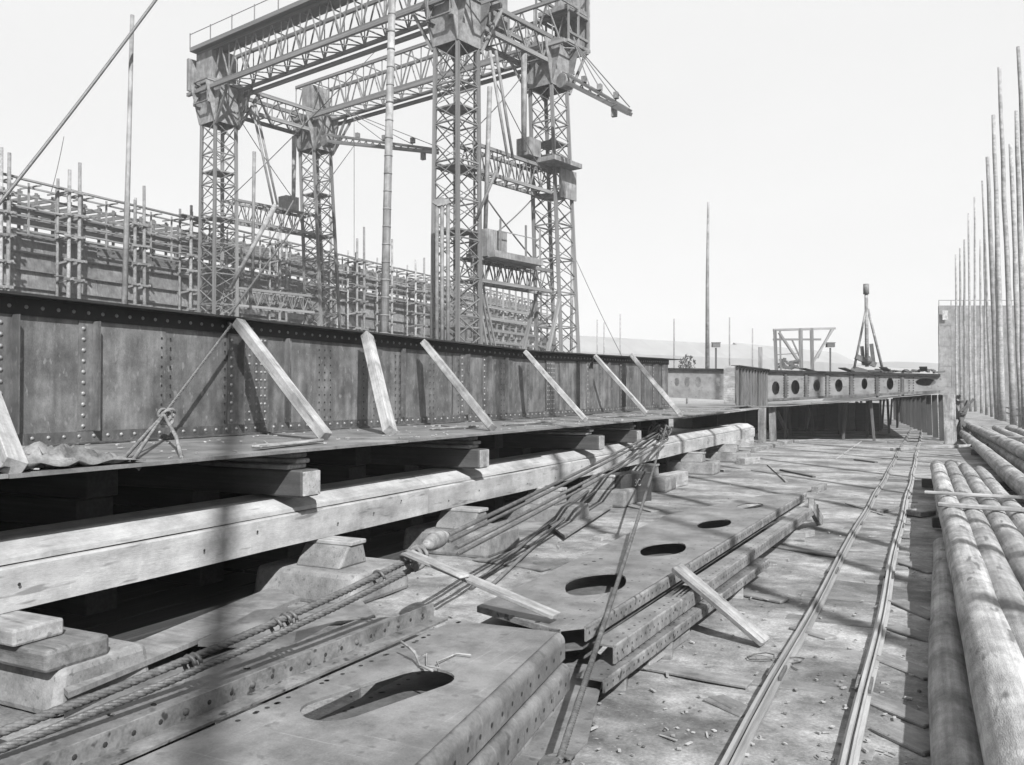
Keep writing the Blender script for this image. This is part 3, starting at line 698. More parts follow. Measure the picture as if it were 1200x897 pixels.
# front plate (two, stacked)
Z1 = .62
def front_plate(dz, dx, label, m):
    t = thing('flanged_floor_plate', G(500, 800, 0), label, 'steel plate', 'stacked flanged floor plates in the foreground')
    z = Z1 + dz; sh = Vector((dx, dx * .3, dz))
    out_ = [p + sh for p in (G(533, 727, Z1), G(652, 741, Z1), G(375, 1000, Z1), G(-92, 1000, Z1))]
    hole = []
    a = G(392, 830, Z1); b = G(497, 795, Z1); d = (b - a).normalized(); n_ = Vector((-d.y, d.x, 0)); r_ = .17
    for k in range(11): an = -math.pi / 2 + math.pi * k / 10; hole.append(b + d * math.cos(an) * r_ + n_ * math.sin(an) * r_ + sh)
    for k in range(11): an = math.pi / 2 + math.pi * k / 10; hole.append(a + d * math.cos(an) * r_ + n_ * math.sin(an) * r_ + sh)
    plate_mesh('plate', out_, [hole] if dz == 0 else [], .014, m if dz == 0 else M['iron'], t)  # lower plate coloured dark to put shade inside the oval hole
    flange_strip('flange', [out_[2], out_[1]], .17, .014, M['platedark'], t, 1, .06, .16, .014, .62)
    rim = MB()
    h = MB()
    for k in range(26):
        s_ = rnd.random(); q = out_[0].lerp(out_[3], s_ * .6) + (out_[1] - out_[0]) * (.06 + .02 * rnd.random()); h.disc(q + Vector((0, 0, .002)), Vector((0, 0, 1)), .014)
    h.build('hole_row', M['hole'], t)
    return t
front_plate(0, 0, 'large flanged steel plate with a long oval hole in the foreground, top of its pair', M['plate'])
front_plate(-.20, .03, 'flanged steel plate lying under the large one with the long oval hole', M['platedark'])
t = thing('flanged_floor_plate', G(520, 850, 0), 'lowest steel plate of the foreground pile, resting on the ground timbers', 'steel plate', 'stacked flanged floor plates in the foreground')
pl = [p + Vector((.0, .0, -.42)) for p in (G(533, 727, Z1), G(654, 741, Z1), G(380, 1000, Z1), G(-92, 1000, Z1))]
plate_mesh('plate', pl, [], .014, M['platedark'], t); flange_strip('flange', [pl[2], pl[1]], .15, .014, M['edge'], t, 2, .03, .14)
for i, (f_, lb) in enumerate(((.12, 'bearer under the far end of the foreground plates'), (.45, 'bearer under the middle of the foreground plates'), (.8, 'bearer under the near end of the foreground plates'))):
    a = pl[0].lerp(pl[3], f_); b = pl[1].lerp(pl[2], f_); a.z = b.z = .09; tag(timber('bearer', a, b, .16, .17, M['wood']), lb, 'timber bearer')
# angle bar beside it
t = thing('angle_bar', G(400, 790, 0), 'long rusty angle bar with rivet holes lying left of the foreground plate', 'angle bar')
a = G(531, 727, Z1 - .04); b = G(-92, 1003, Z1 - .04); d = (a - b).normalized(); lft = Vector((-d.y, d.x, 0))
mb = MB(); lo_ = lft * .035; a = a + lo_; b = b + lo_; mb.bar(b + lft * .07, a + lft * .07, .12, .014); mb.build('flat_leg', M['edge'], t)
mb = MB(); mb.bar(b + lft * .137 + Vector((0, 0, .05)), a + lft * .137 + Vector((0, 0, .05)), .014, .11); leg = mb.build('upright_leg', M['edge'], t)
h = MB(); r_ = MB(); L = (a - b).length; q = .1
while q < L: 
    (h if int(q * 7) % 3 else r_).dome(b + d * q + lft * .1295 + Vector((0, 0, .05)), -lft, .02 if int(q * 7) % 3 == 0 else .014, 7, .3 if int(q * 7) % 3 else .8); q += .15
h.build('hole_row', M['hole'], leg); r_.build('rivets', M['iron'], leg)
for k, f_ in enumerate((.1, .5, .85)):
    p = b.lerp(a, f_); bw = timber('bearer', Vector((p.x - .3, p.y - .1, .25)), Vector((p.x + .05, p.y + .1, .25)), .14, .5, M['wood']); tag(bw, ('short upright packing block under the near end of the angle bar', 'packing block halfway along under the angle bar', 'packing block under the far end of the angle bar')[k], 'timber block')
mb = MB(); pc = G(500, 766, Z1 + .03)
mb.tube([G(478, 757, Z1 + .1), G(490, 770, Z1 + .05), pc, G(500, 781, Z1 + .02), G(515, 783, Z1 + .02), G(512, 776, Z1 + .03), G(535, 766, Z1 + .02), G(552, 768, Z1 + .02)], .006, 5)
mb.tube([G(470, 752, Z1 + .1), G(486, 764, Z1 + .07), G(492, 780, Z1 + .02), G(507, 786, Z1 + .02)], .008, 5)
tag(mb.build('twine', M['woodlight'], None), 'scrap of pale frayed twine tied over the angle bar onto the foreground plate', 'twine')
# thin plate under the ropes
o = plate_mesh('flat_plate', [G(*p, .22) for p in ((-160, 990), (-90, 905), (60, 850), (160, 800), (300, 752), (395, 728), (470, 722), (500, 724), (300, 812), (-60, 985))][::-1], [pxoval(289, 783, 5, 2, .22, n=10), pxoval(130, 838, 5, 2, .22, n=10), pxoval(180, 826, 4, 2, .22, n=10)], .012, M['platedark'])
tag(o, 'flat dusty steel plate lying between the thick rope and the angle bar', 'steel plate')
for k in range(3):
    p = G(*((330, 790), (150, 850), (10, 900))[k], .1); o = timber('bearer', p + Vector((-.5, .0, 0)), p + Vector((.3, 0, 0)), .18, .2, M['darkwood']); tag(o, ('far', 'middle', 'near')[k] + ' dark bearer under the flat plate beside the thick rope', 'timber bearer')
for (pts, z, lb) in ((((80, 812), (62, 792), (318, 688), (352, 700)), .2, 'broad pale board lying between the thick rope and the dark gap'),
                     (((232, 752), (300, 715), (425, 705), (440, 722), (350, 756)), .22, 'thin pale sheet curled on the ground before the broad block support'),
                     (((560, 625), (600, 600), (655, 606), (622, 640)), .06, 'short board lying between two block supports'),
                     (((640, 612), (700, 585), (718, 592), (662, 628)), .1, 'pale board beside the bent dark bars')):
    o = plate_mesh('loose_board', [G(*p, z) for p in pts][::-1], [], .04, M['bedded' if z < .21 else 'plate']); tag(o, lb, 'board')
# second pile: holed plate
Z2 = .50
t = thing('holed_floor_plate', G(740, 700, 0), 'pale steel floor plate with four lightening holes lying in the middle of the slip', 'steel plate')
o2 = [(560, 710), (657, 738), (684, 735), (794, 667), (944, 577), (890, 581), (780, 604), (655, 665)]
O2 = [G(*p, Z2) for p in o2][::-1]
plate_mesh('plate', O2, [pxoval(698, 685, 36, 12, Z2, .12, pw=2.6)[::-1], pxoval(777, 644, 27, 7.5, Z2, .1, pw=2.6)[::-1], pxoval(837, 614, 20, 5, Z2, .1, pw=2.4)[::-1], pxoval(879, 593, 16, 3.2, Z2, .05)[::-1]], .014, M['plate'], t)
flange_strip('flange', [G(684, 735, Z2), G(944, 577, Z2)], .105, .014, M['edge'], t, 1, .02, .11, .012)
flange_strip('flange', [G(560, 710, Z2), G(657, 738, Z2)], .05, .014, M['edge'], t, 0, .01)
U2 = [p + Vector((-.02, .03, -.16)) for p in O2]; plate_mesh('hole_backing_plate', U2, [], .014, M['iron'], t)  # dark plate added below so the holes look shaded
h = MB()
for k in range(60):
    s_ = (k % 30) / 30; q = G(676, 727, Z2).lerp(G(925, 581, Z2), s_) + Vector((-.03 - .07 * (k // 30), 0, .002)); h.disc(q, Vector((0, 0, 1)), .01, 6)
for px, py in ((686, 662), (696, 658), (704, 655), (570, 714), (600, 722), (630, 729)): h.disc(G(px, py, Z2 + .002), Vector((0, 0, 1)), .022)
h.build('hole_row', M['hole'], t)
# channel bars alongside
def channel(px0, py0, px1, py1, z, wd, drop, label, m='plate'):
    a = G(px0, py0, z); b = G(px1, py1, z); d = (b - a).normalized(); l = Vector((-d.y, d.x, 0))
    t = thing('channel_bar', a, label, 'steel bar', 'flanged bars under the holed plate')
    mb = MB(); mb.bar(a + l * (wd / 2) - Vector((0, 0, .007)), b + l * (wd / 2) - Vector((0, 0, .007)), wd, .014); f_ = mb.build('top_flange', M[m], t)
    h = MB(); L = (b - a).length; q = .1
    while q < L: h.disc(a + d * q + l * (.05) + Vector((0, 0, .002)), Vector((0, 0, 1)), .011, 6); q += .12
    h.build('hole_row', M['hole'], f_)
    flange_strip('web_flange', [a, b], drop, .014, M['edge'], t, 1, .015, .1, .01)
channel(718, 757, 818, 688, .40, .16, .13, 'short flanged bar end nearest the taut line, under the holed plate')
channel(800, 702, 958, 591, .40, .17, .12, 'long flanged bar beside the holed plate, behind the leaning plank')
channel(706, 797, 900, 655, .25, .2, .09, 'lowest flanged bar of the middle pile', 'platedark')
for k, (px, py, w_, lb) in enumerate(((720, 792, .5, 'squared baulk sticking out under the middle plate pile'), (775, 756, .55, 'squared baulk under the pile near the leaning plank'), (860, 690, .5, 'packing baulk under the middle of the long flanged bar'), (935, 630, .5, 'packing baulk under the far end of the pile'))):
    p = G(px, py, .08); tag(timber('packing_baulk', p + Vector((-1.0, -.25, 0)), p + Vector((.1, .0, 0)), .17, .2, M['wood'], rough=.01, bev=.015), lb, 'timber baulk')
o = timber('packing_baulk', G(752, 768, .1), G(800, 735, .1), .14, .18, M['wood'], bev=.01); tag(o, 'short square timber beside the pile below the leaning plank', 'timber baulk')
o = timber('leaning_plank', G(792, 664, .60), G(897, 753, .05), .15, .06, M['wood'], None, up=Vector((.6, -.3, .7)), rough=.01); tag(o, 'stout plank leaning on the pile of plates with its foot on the ground', 'plank')
o = timber('wedge_timber', G(950, 592, .45), G(962, 612, .03), .22, .08, M['wood'], None, up=Vector((1, 0, 0))); tag(o, 'dark wedge leaning at the far end of the plate pile', 'wedge')
# third low strip under the taut line: flat bar at bottom
o = plate_mesh('flat_bar', [G(*p, .16) for p in ((600, 815), (690, 760), (712, 772), (688, 870), (660, 897), (560, 960), (520, 930))][::-1], [], .012, M['platedark']); tag(o, 'dark thin plate on the ground under the foot of the taut line', 'steel plate')
# bent bars left of middle
for k, off in enumerate((0, .14)):
    mb = MB(); mb.tube([G(552 + 20 * k, 690, .03), G(640 + 12 * k, 615, .12), G(690 + 8 * k, 575, .3), G(706 + 8 * k, 568, .2)], .025, 6)
    tag(mb.build('bent_bar', M['iron'], None), ('dark bent iron bar nearer the beam among the block supports', 'dark bent iron bar nearer the holed plate among the block supports')[k], 'iron bar')
# small loose pieces
loose = [('loose_stick', 980, 538, 1010, 517, .05, .03, 'woodlight', 'white stick lying alone on the slip floor beyond the plates'), ('iron_bar', 915, 551, 954, 559, .09, .05, 'iron', 'short dark bar on the floor left of the white stick'),
         ('iron_bar', 1002, 539, 1027, 542, .12, .05, 'iron', 'short dark bar lying left of the track, beyond the white stick'), ('loose_stick', 900, 545, 922, 565, .06, .04, 'wood', 'dark lath lying slantwise next to the short dark bar'),
         ('timber_offcut', 955, 574, 965, 570, .16, .14, 'wood', 'dark hollow-ended offcut beyond the holed plate'), ('timber_offcut', 938, 627, 952, 625, .1, .1, 'woodlight', 'small pale cube of wood right of the plate pile'),
         ('loose_stick', 992, 590, 1037, 604, .07, .02, 'wood', 'thin lath lying across the left rail'), ('loose_board', 868, 541, 886, 539, .3, .2, 'woodlight', 'pale block end on the floor by the end of the beam'),
         ('loose_board', 846, 552, 878, 551, .2, .06, 'wood', 'short board on the floor left of the pale block end'), ('long_baulk', 882, 528, 929, 517, .14, .14, 'wood', 'square timber lying beyond the end of the long beam'),
         ('loose_board', 1012, 507, 1050, 512, .3, .03, 'wood', 'board on the ground just before the dark under the far frames'), ('timber_offcut', 622, 587, 640, 582, .12, .1, 'woodlight', 'pale offcut between the ropes and a block support'),
         ('timber_offcut', 700, 632, 716, 628, .14, .06, 'woodlight', 'pale offcut beside the second hole of the plate'), ('loose_stick', 832, 818, 860, 832, .05, .03, 'wood', 'splinter of wood left of the track in the foreground'),
         ('loose_stick', 245, 812, 218, 828, .025, .02, 'woodlight', 'thin pale lath lying on the plate next to the angle bar'), ('loose_board', 935, 517, 965, 514, .12, .03, 'woodlight', 'pale board lying flat beyond the dark bars'),
         ('timber_offcut', 1030, 600, 1048, 596, .1, .05, 'wood', 'chip of timber on the left rail line'), ('loose_stick', 590, 672, 622, 660, .07, .02, 'wood', 'lath in the shade left of the holed plate'),
         ('loose_board', 726, 590, 768, 600, .2, .03, 'wood', 'grey board on the floor in front of the block by the taut line')]
for nm, x0, y0, x1, y1, w_, h_, m_, lb in loose:
    tag(timber(nm, G(x0, y0, h_ / 2), G(x1, y1, h_ / 2), w_, h_, M[m_], bev=.004), lb, 'timber' if 'iron' not in nm else 'iron bar')
# cribs near the end of the beam
cr = [(806, 540, 838, 546, .32, .3, 'stacked squared timber right of the far lashing'), (822, 528, 862, 530, .28, .26, 'squared timber of the crib below the end of the beam'), (775, 565, 800, 560, .3, .34, 'short thick baulk standing next to the dark block'),
      (850, 520, 880, 518, .3, .4, 'upper timber of the crib near the beam end'), (878, 512, 905, 510, .3, .3, 'far timber of the crib by the two posts')]
for x0, y0, x1, y1, w_, h_, lb in cr: tag(timber('crib_timber', G(x0, y0, h_ / 2), G(x1, y1, h_ / 2), w_, h_, M['woodlight' if w_ < .31 else 'wood']), lb, 'timber baulk', 'crib timbers near the end of the long beam')
o = timber('dark_block', G(716, 574, .3), G(752, 569, .3), .5, .6, M['darkwood'], rough=0); tag(o, 'dark square block with chalked marks beside the taut line', 'timber block')
cu = bpy.data.objects.new('chalk_tmp', mk); COL.objects.link(cu); dg = bpy.context.evaluated_depsgraph_get(); me = bpy.data.meshes.new_from_object(cu.evaluated_get(dg)); bpy.data.objects.remove(cu)
me.materials.clear(); me.materials.append(M['spar'])
mdir = frame(G(716, 574, .3), G(752, 569, .3)); ctr = (G(716, 574, .3) + G(752, 569, .3)) / 2 - mdir.col[1] * .257
mm = Matrix((mdir.col[0], mdir.col[2], -mdir.col[1])).transposed().to_4x4(); link('chalk_mark', me, Matrix.Translation(ctr + mdir.col[0] * -.1 + Vector((0, 0, .05))) @ mm, o)
# posts by the beam end
for (px0, y0, px1, y1, s_, lb) in ((893, 478, 893, 519, .32, 'left upright post propping the far plating by the beam end'), (905, 476, 906, 517, .3, 'right upright post propping the far plating by the beam end'),
                              (910, 482, 923, 508, .18, 'slanting prop right of the two upright posts'), (952, 472, 944, 505, .14, 'thin slanting prop in front of the dark under the frames')):
    b = G(px1, y1, 0); dep = (b - EYE).dot(FWD); a = D(px0, y0, dep); tag(timber('prop_post', a, b, s_, s_, M['wood']), lb, 'post')
# ================================================================== FAR DOUBLE BOTTOM
YF = 46.0
far = thing('double_bottom_frames', (-4, YF, 1.8), 'far riveted bottom frames with round holes standing on rows of props', 'ship frame')
def zpx(px, py, y): return VY(px, py, y).z
# bottom shell, in strakes, rising outward
xs_ = [-14, -11.5, -9.2, -6.15, -4.4, -2.6, -.9, 1.0]
for i, (xa, xb) in enumerate(zip(xs_, xs_[1:])):
    def fy(x): return 41 + max(0, x + 7.7) * .5 if x > -9.3 else 37.3
    def fz(x): return 1.62 + max(0, x + 7) ** 1.15 * .065
    for j in range(4):
        ya0, ya1 = fy(xa), fy(xb); L = 86
        ta, tb = j / 4, (j + 1) / 4 - .001
        def xq(x, y): return x if x < XF else XF + (x - XF) * (1 - .42 * max(0, (y - 43) / 43))
        mb = MB(); lap = .012 * (i % 2) + .006 * (j % 2)
        P = [Vector((xq(x_, q0 + (L - q0) * t_), q0 + (L - q0) * t_, fz(x_) + lap)) for x_, q0, t_ in ((xa, ya0, ta), (xb, ya1, ta), (xb, ya1, tb), (xa, ya0, tb))]
        mb.v = P + [p - Vector((0, 0, .03)) for p in P]; mb.f = [[0, 1, 2, 3], [7, 6, 5, 4], [0, 4, 5, 1], [1, 5, 6, 2], [2, 6, 7, 3], [3, 7, 4, 0]]
        mb.build('bottom_plate', M['plate'], far)
def vplate(name, pts, holes, m, parent, yth=.02):   # upright plate across the ship, in plane y
    y = pts[0].y; bm = bmesh.new(); org = pts[0].copy()
    for lp in [pts] + holes:
        vv = [bm.verts.new(p - org) for p in lp]
        for i in range(len(vv)): bm.edges.new((vv[i], vv[(i + 1) % len(vv)]))
    bmesh.ops.triangle_fill(bm, use_beauty=True, edges=bm.edges[:], normal=(0, -1, 0))
    r = bmesh.ops.extrude_face_region(bm, geom=bm.faces[:])
    for e in r['geom']:
        if isinstance(e, bmesh.types.BMVert): e.co.y += yth
    bmesh.ops.recalc_face_normals(bm, faces=bm.faces[:])
    me = bpy.data.meshes.new(name); bm.to_mesh(me); bm.free(); me.materials.append(m); return link(name, me, Matrix.Translation(org), parent)
def oval(px, py, rx, ry, y, n=16):
    return [VY(px + rx * math.cos(2 * math.pi * k / n), py + ry * math.sin(2 * math.pi * k / n), y) for k in range(n)]
M['floorp'] = mat('mottled_floor_plate', .14, .36, 1.6, rough=.7, spots=.5, spotcol=.05, spotscale=6, rand=.1)
hl = [(909, 455, 4.5, 8), (932, 454, 5, 8.5), (957, 452, 4, 7), (983, 452, 4.5, 7.5), (1013, 450, 3.5, 6.5), (1043, 450, 4, 7)]
for k, yy in enumerate((46, 47.1, 48.2, 49.3, 50.4, 51.5)):
    top = 434 + k * .3
    pts = [VY(897, 471, 46), VY(897, 433.5, 46), VY(1103, 439, 46), VY(1108, 443, 46), VY(1106, 458, 46)]
    pts = [Vector((p.x, yy, p.z)) for p in pts]
    hs = [[Vector((p.x, yy, p.z)) for p in oval(*h_, 46)] for h_ in hl] + [[Vector((p.x, yy, p.z)) for p in oval(1085, 448, 12, 4.5, 46)]]
    fp = vplate('floor_plate', pts, hs if k < 2 else [], M['floorp' if k < 2 else 'platedark'], far)  # rear floors serve as dark solid backing, so the front holes look shaded
    if k == 0:
        r_ = MB(); 
        for px in (921, 945, 970, 998, 1028, 1056, 1068):
            for dpx in (-2.5, 2.5):
                for py in range(440, 467, 3): r_.dome(VY(px + dpx, py, 45.99), Vector((0, -1, 0)), .03, 5)
        r_.build('rivets', M['hole'], fp)
        for px in (921, 945, 970, 998, 1028, 1058): 
            m_ = MB(); a = VY(px, 437, 45.96); b = VY(px, 466, 45.96); m_.bar(a, b, .12, .03, Vector((0, 1, 0))); m_.build('vertical_angle', M['stiff'], far)
        for py0, py1, zz in ((435, 440, 0), (469, 459, 0)):
            m_ = MB(); m_.bar(VY(898, py0, 45.93), VY(1102, py1, 45.93), .12, .12); m_.build('edge_angle', M['flange' if py0 < 450 else 'stiff'], far)
a_ = VY(898, 434.5, 46); b_ = VY(1100, 439.5, 46)
for k in range(6):
    p = a_.lerp(b_, k / 6); q = a_.lerp(b_, (k + .97) / 6); mb = MB(); mb.v = [Vector((p.x, 46.1, p.z - .03)), Vector((q.x, 46.1, q.z - .03)), Vector((q.x, 51.6, q.z - .03)), Vector((p.x, 51.6, p.z - .03))]; mb.v += [v - Vector((0, 0, .03)) for v in mb.v]
    mb.f = [[0, 1, 2, 3], [7, 6, 5, 4], [0, 4, 5, 1], [1, 5, 6, 2]]; mb.build('top_plate', M['iron'], far)  # dark deck plates added to keep sun out between the floors
for x in (-5.9, -4.0, -2.1, -.3):   # longitudinal stringers on top
    bar('top_stringer', (x, 46, 3.56), (x, 52, 3.52), .35, .04, M['flange'], far)
# left half of the frames
pts = [VY(782, 466, 46), VY(782, 432.5, 46), VY(892, 433.5, 46), VY(892, 471, 46)]
vplate('floor_plate', pts, [oval(805, 448, 3.2, 6, 46), oval(818, 448, 3.4, 6.5, 46), oval(841, 448, 3.6, 5.5, 46), oval(793, 448, 3, 5, 46)], M['floorp'], far)
vplate('floor_plate', [Vector((p_.x + .1, 47.2, p_.z - .02)) for p_ in pts], [], M['platedark'], far)  # solid dark plate added behind so the holes look shaded
m_ = MB(); m_.bar(VY(782, 432.5, 45.93), VY(890, 434, 45.93), .16, .10); m_.build('edge_angle', M['flange'], far)
# short length of girder web before the frames, ribbed
g = thing('girder_section', (XF, 37, 1.6), 'short ribbed length of girder standing before the far holed frames', 'keel girder')
y0, y1 = YK(862, XF), 45.95; zt = lambda y: 3.45 + (y - 37) * .004
mb = MB(); mb.v = [Vector((XF, y0, 1.62)), Vector((XF, y1, 1.62)), Vector((XF, y1, zt(y1))), Vector((XF, y0, zt(y0)))]; mb.v += [v - Vector((.03, 0, 0)) for v in mb.v]; mb.f = [[0, 1, 2, 3], [7, 6, 5, 4], [3, 2, 6, 7], [0, 3, 7, 4], [1, 5, 6, 2]]
mb.build('web_plate', M['platedark'], g)
yy = y0 + .2
while yy < y1: bar('rib', (XF + .05, yy, 1.63), (XF + .05, yy, zt(yy) - .05), .08, .1, M['platedark'], g, up=Vector((0, 1, 0))); yy += .75
bar('top_flange', (XF, y0, zt(y0) + .03), (XF, y1, zt(y1) + .03), .4, .05, M['flange'], g)
mb = MB(); p = [VY(848, 473, y0), VY(862, 473, y0), VY(862, 429, y0), VY(848, 429, y0)]; mb.v = p + [q + Vector((0, .04, 0)) for q in p]; mb.f = [[0, 1, 2, 3], [7, 6, 5, 4], [3, 2, 6, 7], [0, 3, 7, 4], [1, 5, 6, 2]]
tag(mb.build('end_panel', M['woodlight'], None), 'bright pale upright board at the near end of the short ribbed girder', 'board')
# raised ledge / planks of the far stretch
o = plate_mesh('stage_planking', [G(*p, 1.6) for p in ((765, 489), (800, 489), (905, 476.5), (890, 473.5), (800, 474), (770, 478))][::-1], [], .05, M['woodlight']); tag(o, 'pale planking laid past the far end of the braced girder', 'planking')
# props under the far frames
pn = 0
for i in range(12):
    for j, y in enumerate((44.5, 48.5, 53)):
        pass
pr = [(1066, 505), (1073, 508), (1081, 510), (1089, 512), (1098, 514), (1109, 517)]
k = 0
for i in range(14):
    f_ = i / 13; x = .8 - 3.6 * f_; y = 43.0 + 40 * f_
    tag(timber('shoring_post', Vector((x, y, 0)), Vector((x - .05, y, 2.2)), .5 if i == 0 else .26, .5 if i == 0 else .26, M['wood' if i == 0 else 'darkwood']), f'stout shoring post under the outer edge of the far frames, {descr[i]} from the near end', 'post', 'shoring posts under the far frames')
for i in range(9):
    for j in range(3):
        x = -6.2 + j * 1.9 + rnd.uniform(-.6, .6); y = 44.5 + i * 3.1 + rnd.uniform(-.8, .8)
        if x > -1.7: continue
        b = Vector((x, y, 0)); tag(timber('inner_shore', b, Vector((x + rnd.uniform(-.2, .2), y, 1.6 + max(0, x + 6.6) ** 1.15 * .065)), .13, .13, M['shadebaulk']), 'dark shore standing deep in the shade under the far frames', 'post', 'inner shores in the dark under the far frames')
# dark timber stacks added to close off the light behind the far frames
for i in range(9):
    o = timber('blocker_stack', (-14.5 + i * 1.3, 54 + rnd.uniform(0, 6), .75), (-13.2 + i * 1.3, 55 + rnd.uniform(0, 7), .75), rnd.uniform(.6, 1.4), min(1.95, 1.45 + .07 * i) + rnd.uniform(-.05, .0), M['darkwood'], rough=.05); tag(o, f'dark timber heap added to close off light under the far frames, {descr[i]} from the left', 'timber stack', 'added light-blocking stacks behind the far frames')
# bent scrap near post
for i in range(6):
    px = 1112 + i * 5.5; p = D(px, 470 + (i % 2) * 5, 41); q = p + Vector((rnd.uniform(-.5, .5), rnd.uniform(-.3, .3), rnd.uniform(-1.3, .7)))
    pass
mb = MB()
for i in range(11):
    p = D(1108 + rnd.uniform(0, 30), 474 + rnd.uniform(-8, 14), 41); q = Vector((rnd.uniform(-.7, .7), 0, rnd.uniform(-.6, .5))); mb.bar(p - q * .7, p + q * .7, .14, .12)
mb.bar(D(1135, 470, 41), Vector((D(1118, 500, 41).x, D(1118, 500, 41).y, 0)), .16, .16); mb.bar(D(1112, 468, 41), Vector((D(1140, 500, 41).x, D(1140, 500, 41).y, 0)), .16, .16)
tag(mb.build('scrap_heap', M['iron'], None), 'tangled dark bars heaped on crossed legs right of the outermost shoring post', 'scrap heap')
# ================================================================== FAR THINGS ON TOP
def pt(px, py, d): return D(px, py, d)
DT = 52
t = thing('trestle_frame', D(940, 432, DT), 'open timber trestle with crossed struts standing above the holed frames', 'trestle')
for a, b, s_ in (((906, 387), (979, 385), .14), ((906, 398), (962, 398), .12), ((908, 387), (910, 437), .18), ((914, 388), (915, 435), .1), ((938, 385), (939, 435), .22), ((951, 385), (952, 435), .2), ((976, 386), (951, 428), .14), ((913, 390), (936, 424), .14), ((928, 398), (938, 420), .08), ((909, 416), (940, 414), .06), ((974, 386), (958, 420), .08)):
    bar('strut' if a[0] != b[0] else 'post', pt(*a, DT), pt(*b, DT), s_, s_, M['wood'], t)
DT2 = DT
t = thing('tripod_derrick', D(1017, 432, DT), 'tall dark tripod derrick standing above the holed frames', 'derrick')
for a, b, r_ in (((1015, 334), (1016, 430), .1), ((1015, 362), (1001, 432), .065), ((1017, 362), (1034, 432), .075)):
    mb = MB(); mb.tube([pt(*a, DT), pt(*b, DT)], r_, 8, r_ * 1.15); mb.build('leg', M['wood'], t)
mb = MB(); mb.tube([pt(1015, 333, DT), pt(1015, 345, DT)], .17, 10); mb.build('cap', M['wood'], t)
mb = MB(); mb.tube([pt(1014, 420, DT), pt(1017, 426, DT)], .3, 10); mb.bar(pt(1010, 406, DT), pt(1012, 428, DT), .2, .2); mb.bar(pt(1021, 403, DT), pt(1024, 428, DT), .22, .2); mb.bar(pt(1003, 418, DT), pt(1026, 428, DT), .25, .3); mb.build('winch', M['iron'], t)
for px, py, lb in ((839, 405, 'small box lamp on a thin post behind the left frames'), (973, 405, 'small box lamp on a thin post right of the trestle')):
    t = thing('lamp_post', D(px, 434, DT), lb, 'lamp'); bar('post', pt(px, 408, DT), pt(px, 436, DT), .1, .1, M['iron'], t); bar('lamp_box', pt(px - 4.5, py, DT), pt(px + 4.5, py, DT), .3, .22, M['iron'], t); bar('lamp_hood', pt(px - 5, py - 3, DT), pt(px + 5, py - 3, DT), .34, .05, M['iron'], t)
mb = MB(); mb.tube([pt(829, 440, 75), pt(829, 330, 75), pt(830, 237, 75)], .2, 8, .10); tag(mb.build('mast', M['spar'], None), 'tall thin lone mast rising beyond the end of the braced girder', 'mast')
o = bar('post', pt(891, 407, DT), pt(891, 436, DT), .22, .22, M['wood']); tag(o, 'short post above the ribbed girder section', 'post')
mb = MB()
for k in range(16): 
    x = 917 + rnd.uniform(-9, 12); a = pt(x, 432 - rnd.random() * 8, DT); mb.bar(a, a + Vector((rnd.uniform(-.7, .7), 0, rnd.uniform(-.2, .3))), .2, .14)
tag(mb.build('scrap_heap', M['iron'], None), 'low dark heap on top of the frames at the trestle foot', 'scrap heap')
mb = MB()
for k in range(26):
    x = rnd.uniform(1030, 1100); a = pt(x, 437 - rnd.random() * 3, 50); mb.bar(a, a + Vector((rnd.uniform(-.9, .9), rnd.uniform(-1, 1), rnd.uniform(0, .1))), .16, .1)
tag(mb.build('scrap_heap', M['iron'], None), 'flat scatter of dark bars on the frames right of the tripod', 'scrap heap')
for px, y0, lb in ((700, 375, 'faint far mast left of its twin'), (708, 378, 'faint far mast right of its twin'), (727, 368, 'faint tall far mast above the pale shed'), (790, 374, 'very faint far mast right of the tall faint one'), (855, 372, 'faint far mast right of the lone tall mast'), (882, 385, 'short faint far mast left of the trestle')):
    mb = MB(); mb.tube([pt(px, 450, 180), pt(px, y0, 180)], .16, 6); tag(mb.build('mast', M['spar'], None), lb, 'mast', 'faint masts in the distance')
# bush-like pale heap beyond the girder
mb = MB(); c0 = pt(805, 426, 60); r9 = random.Random(5)
for k in range(420):
    while True:
        v = Vector((r9.uniform(-1, 1), r9.uniform(-1, 1), r9.uniform(-1, 1)))
        if v.length < 1 and noise.noise(v * 2.2) > -.18: break
    p = c0 + Vector((v.x * .6, v.y * .6, v.z * .75 - .1)); n_ = Vector((r9.uniform(-1, 1), r9.uniform(-1, 1), r9.uniform(-1, 1))); mb.disc(p, n_, r9.uniform(.04, .08), 4)
t = thing('small_tree', Vector((c0.x, c0.y, 0)), 'small leafy tree seen past the end of the braced girder', 'tree'); mb.build('crown', M['leaf'], t)
mb = MB(); mb.tube([Vector((c0.x, c0.y, 0)), c0 + Vector((0, 0, .2))], .1, 8, .05); mb.build('trunk', M['wood'], t)
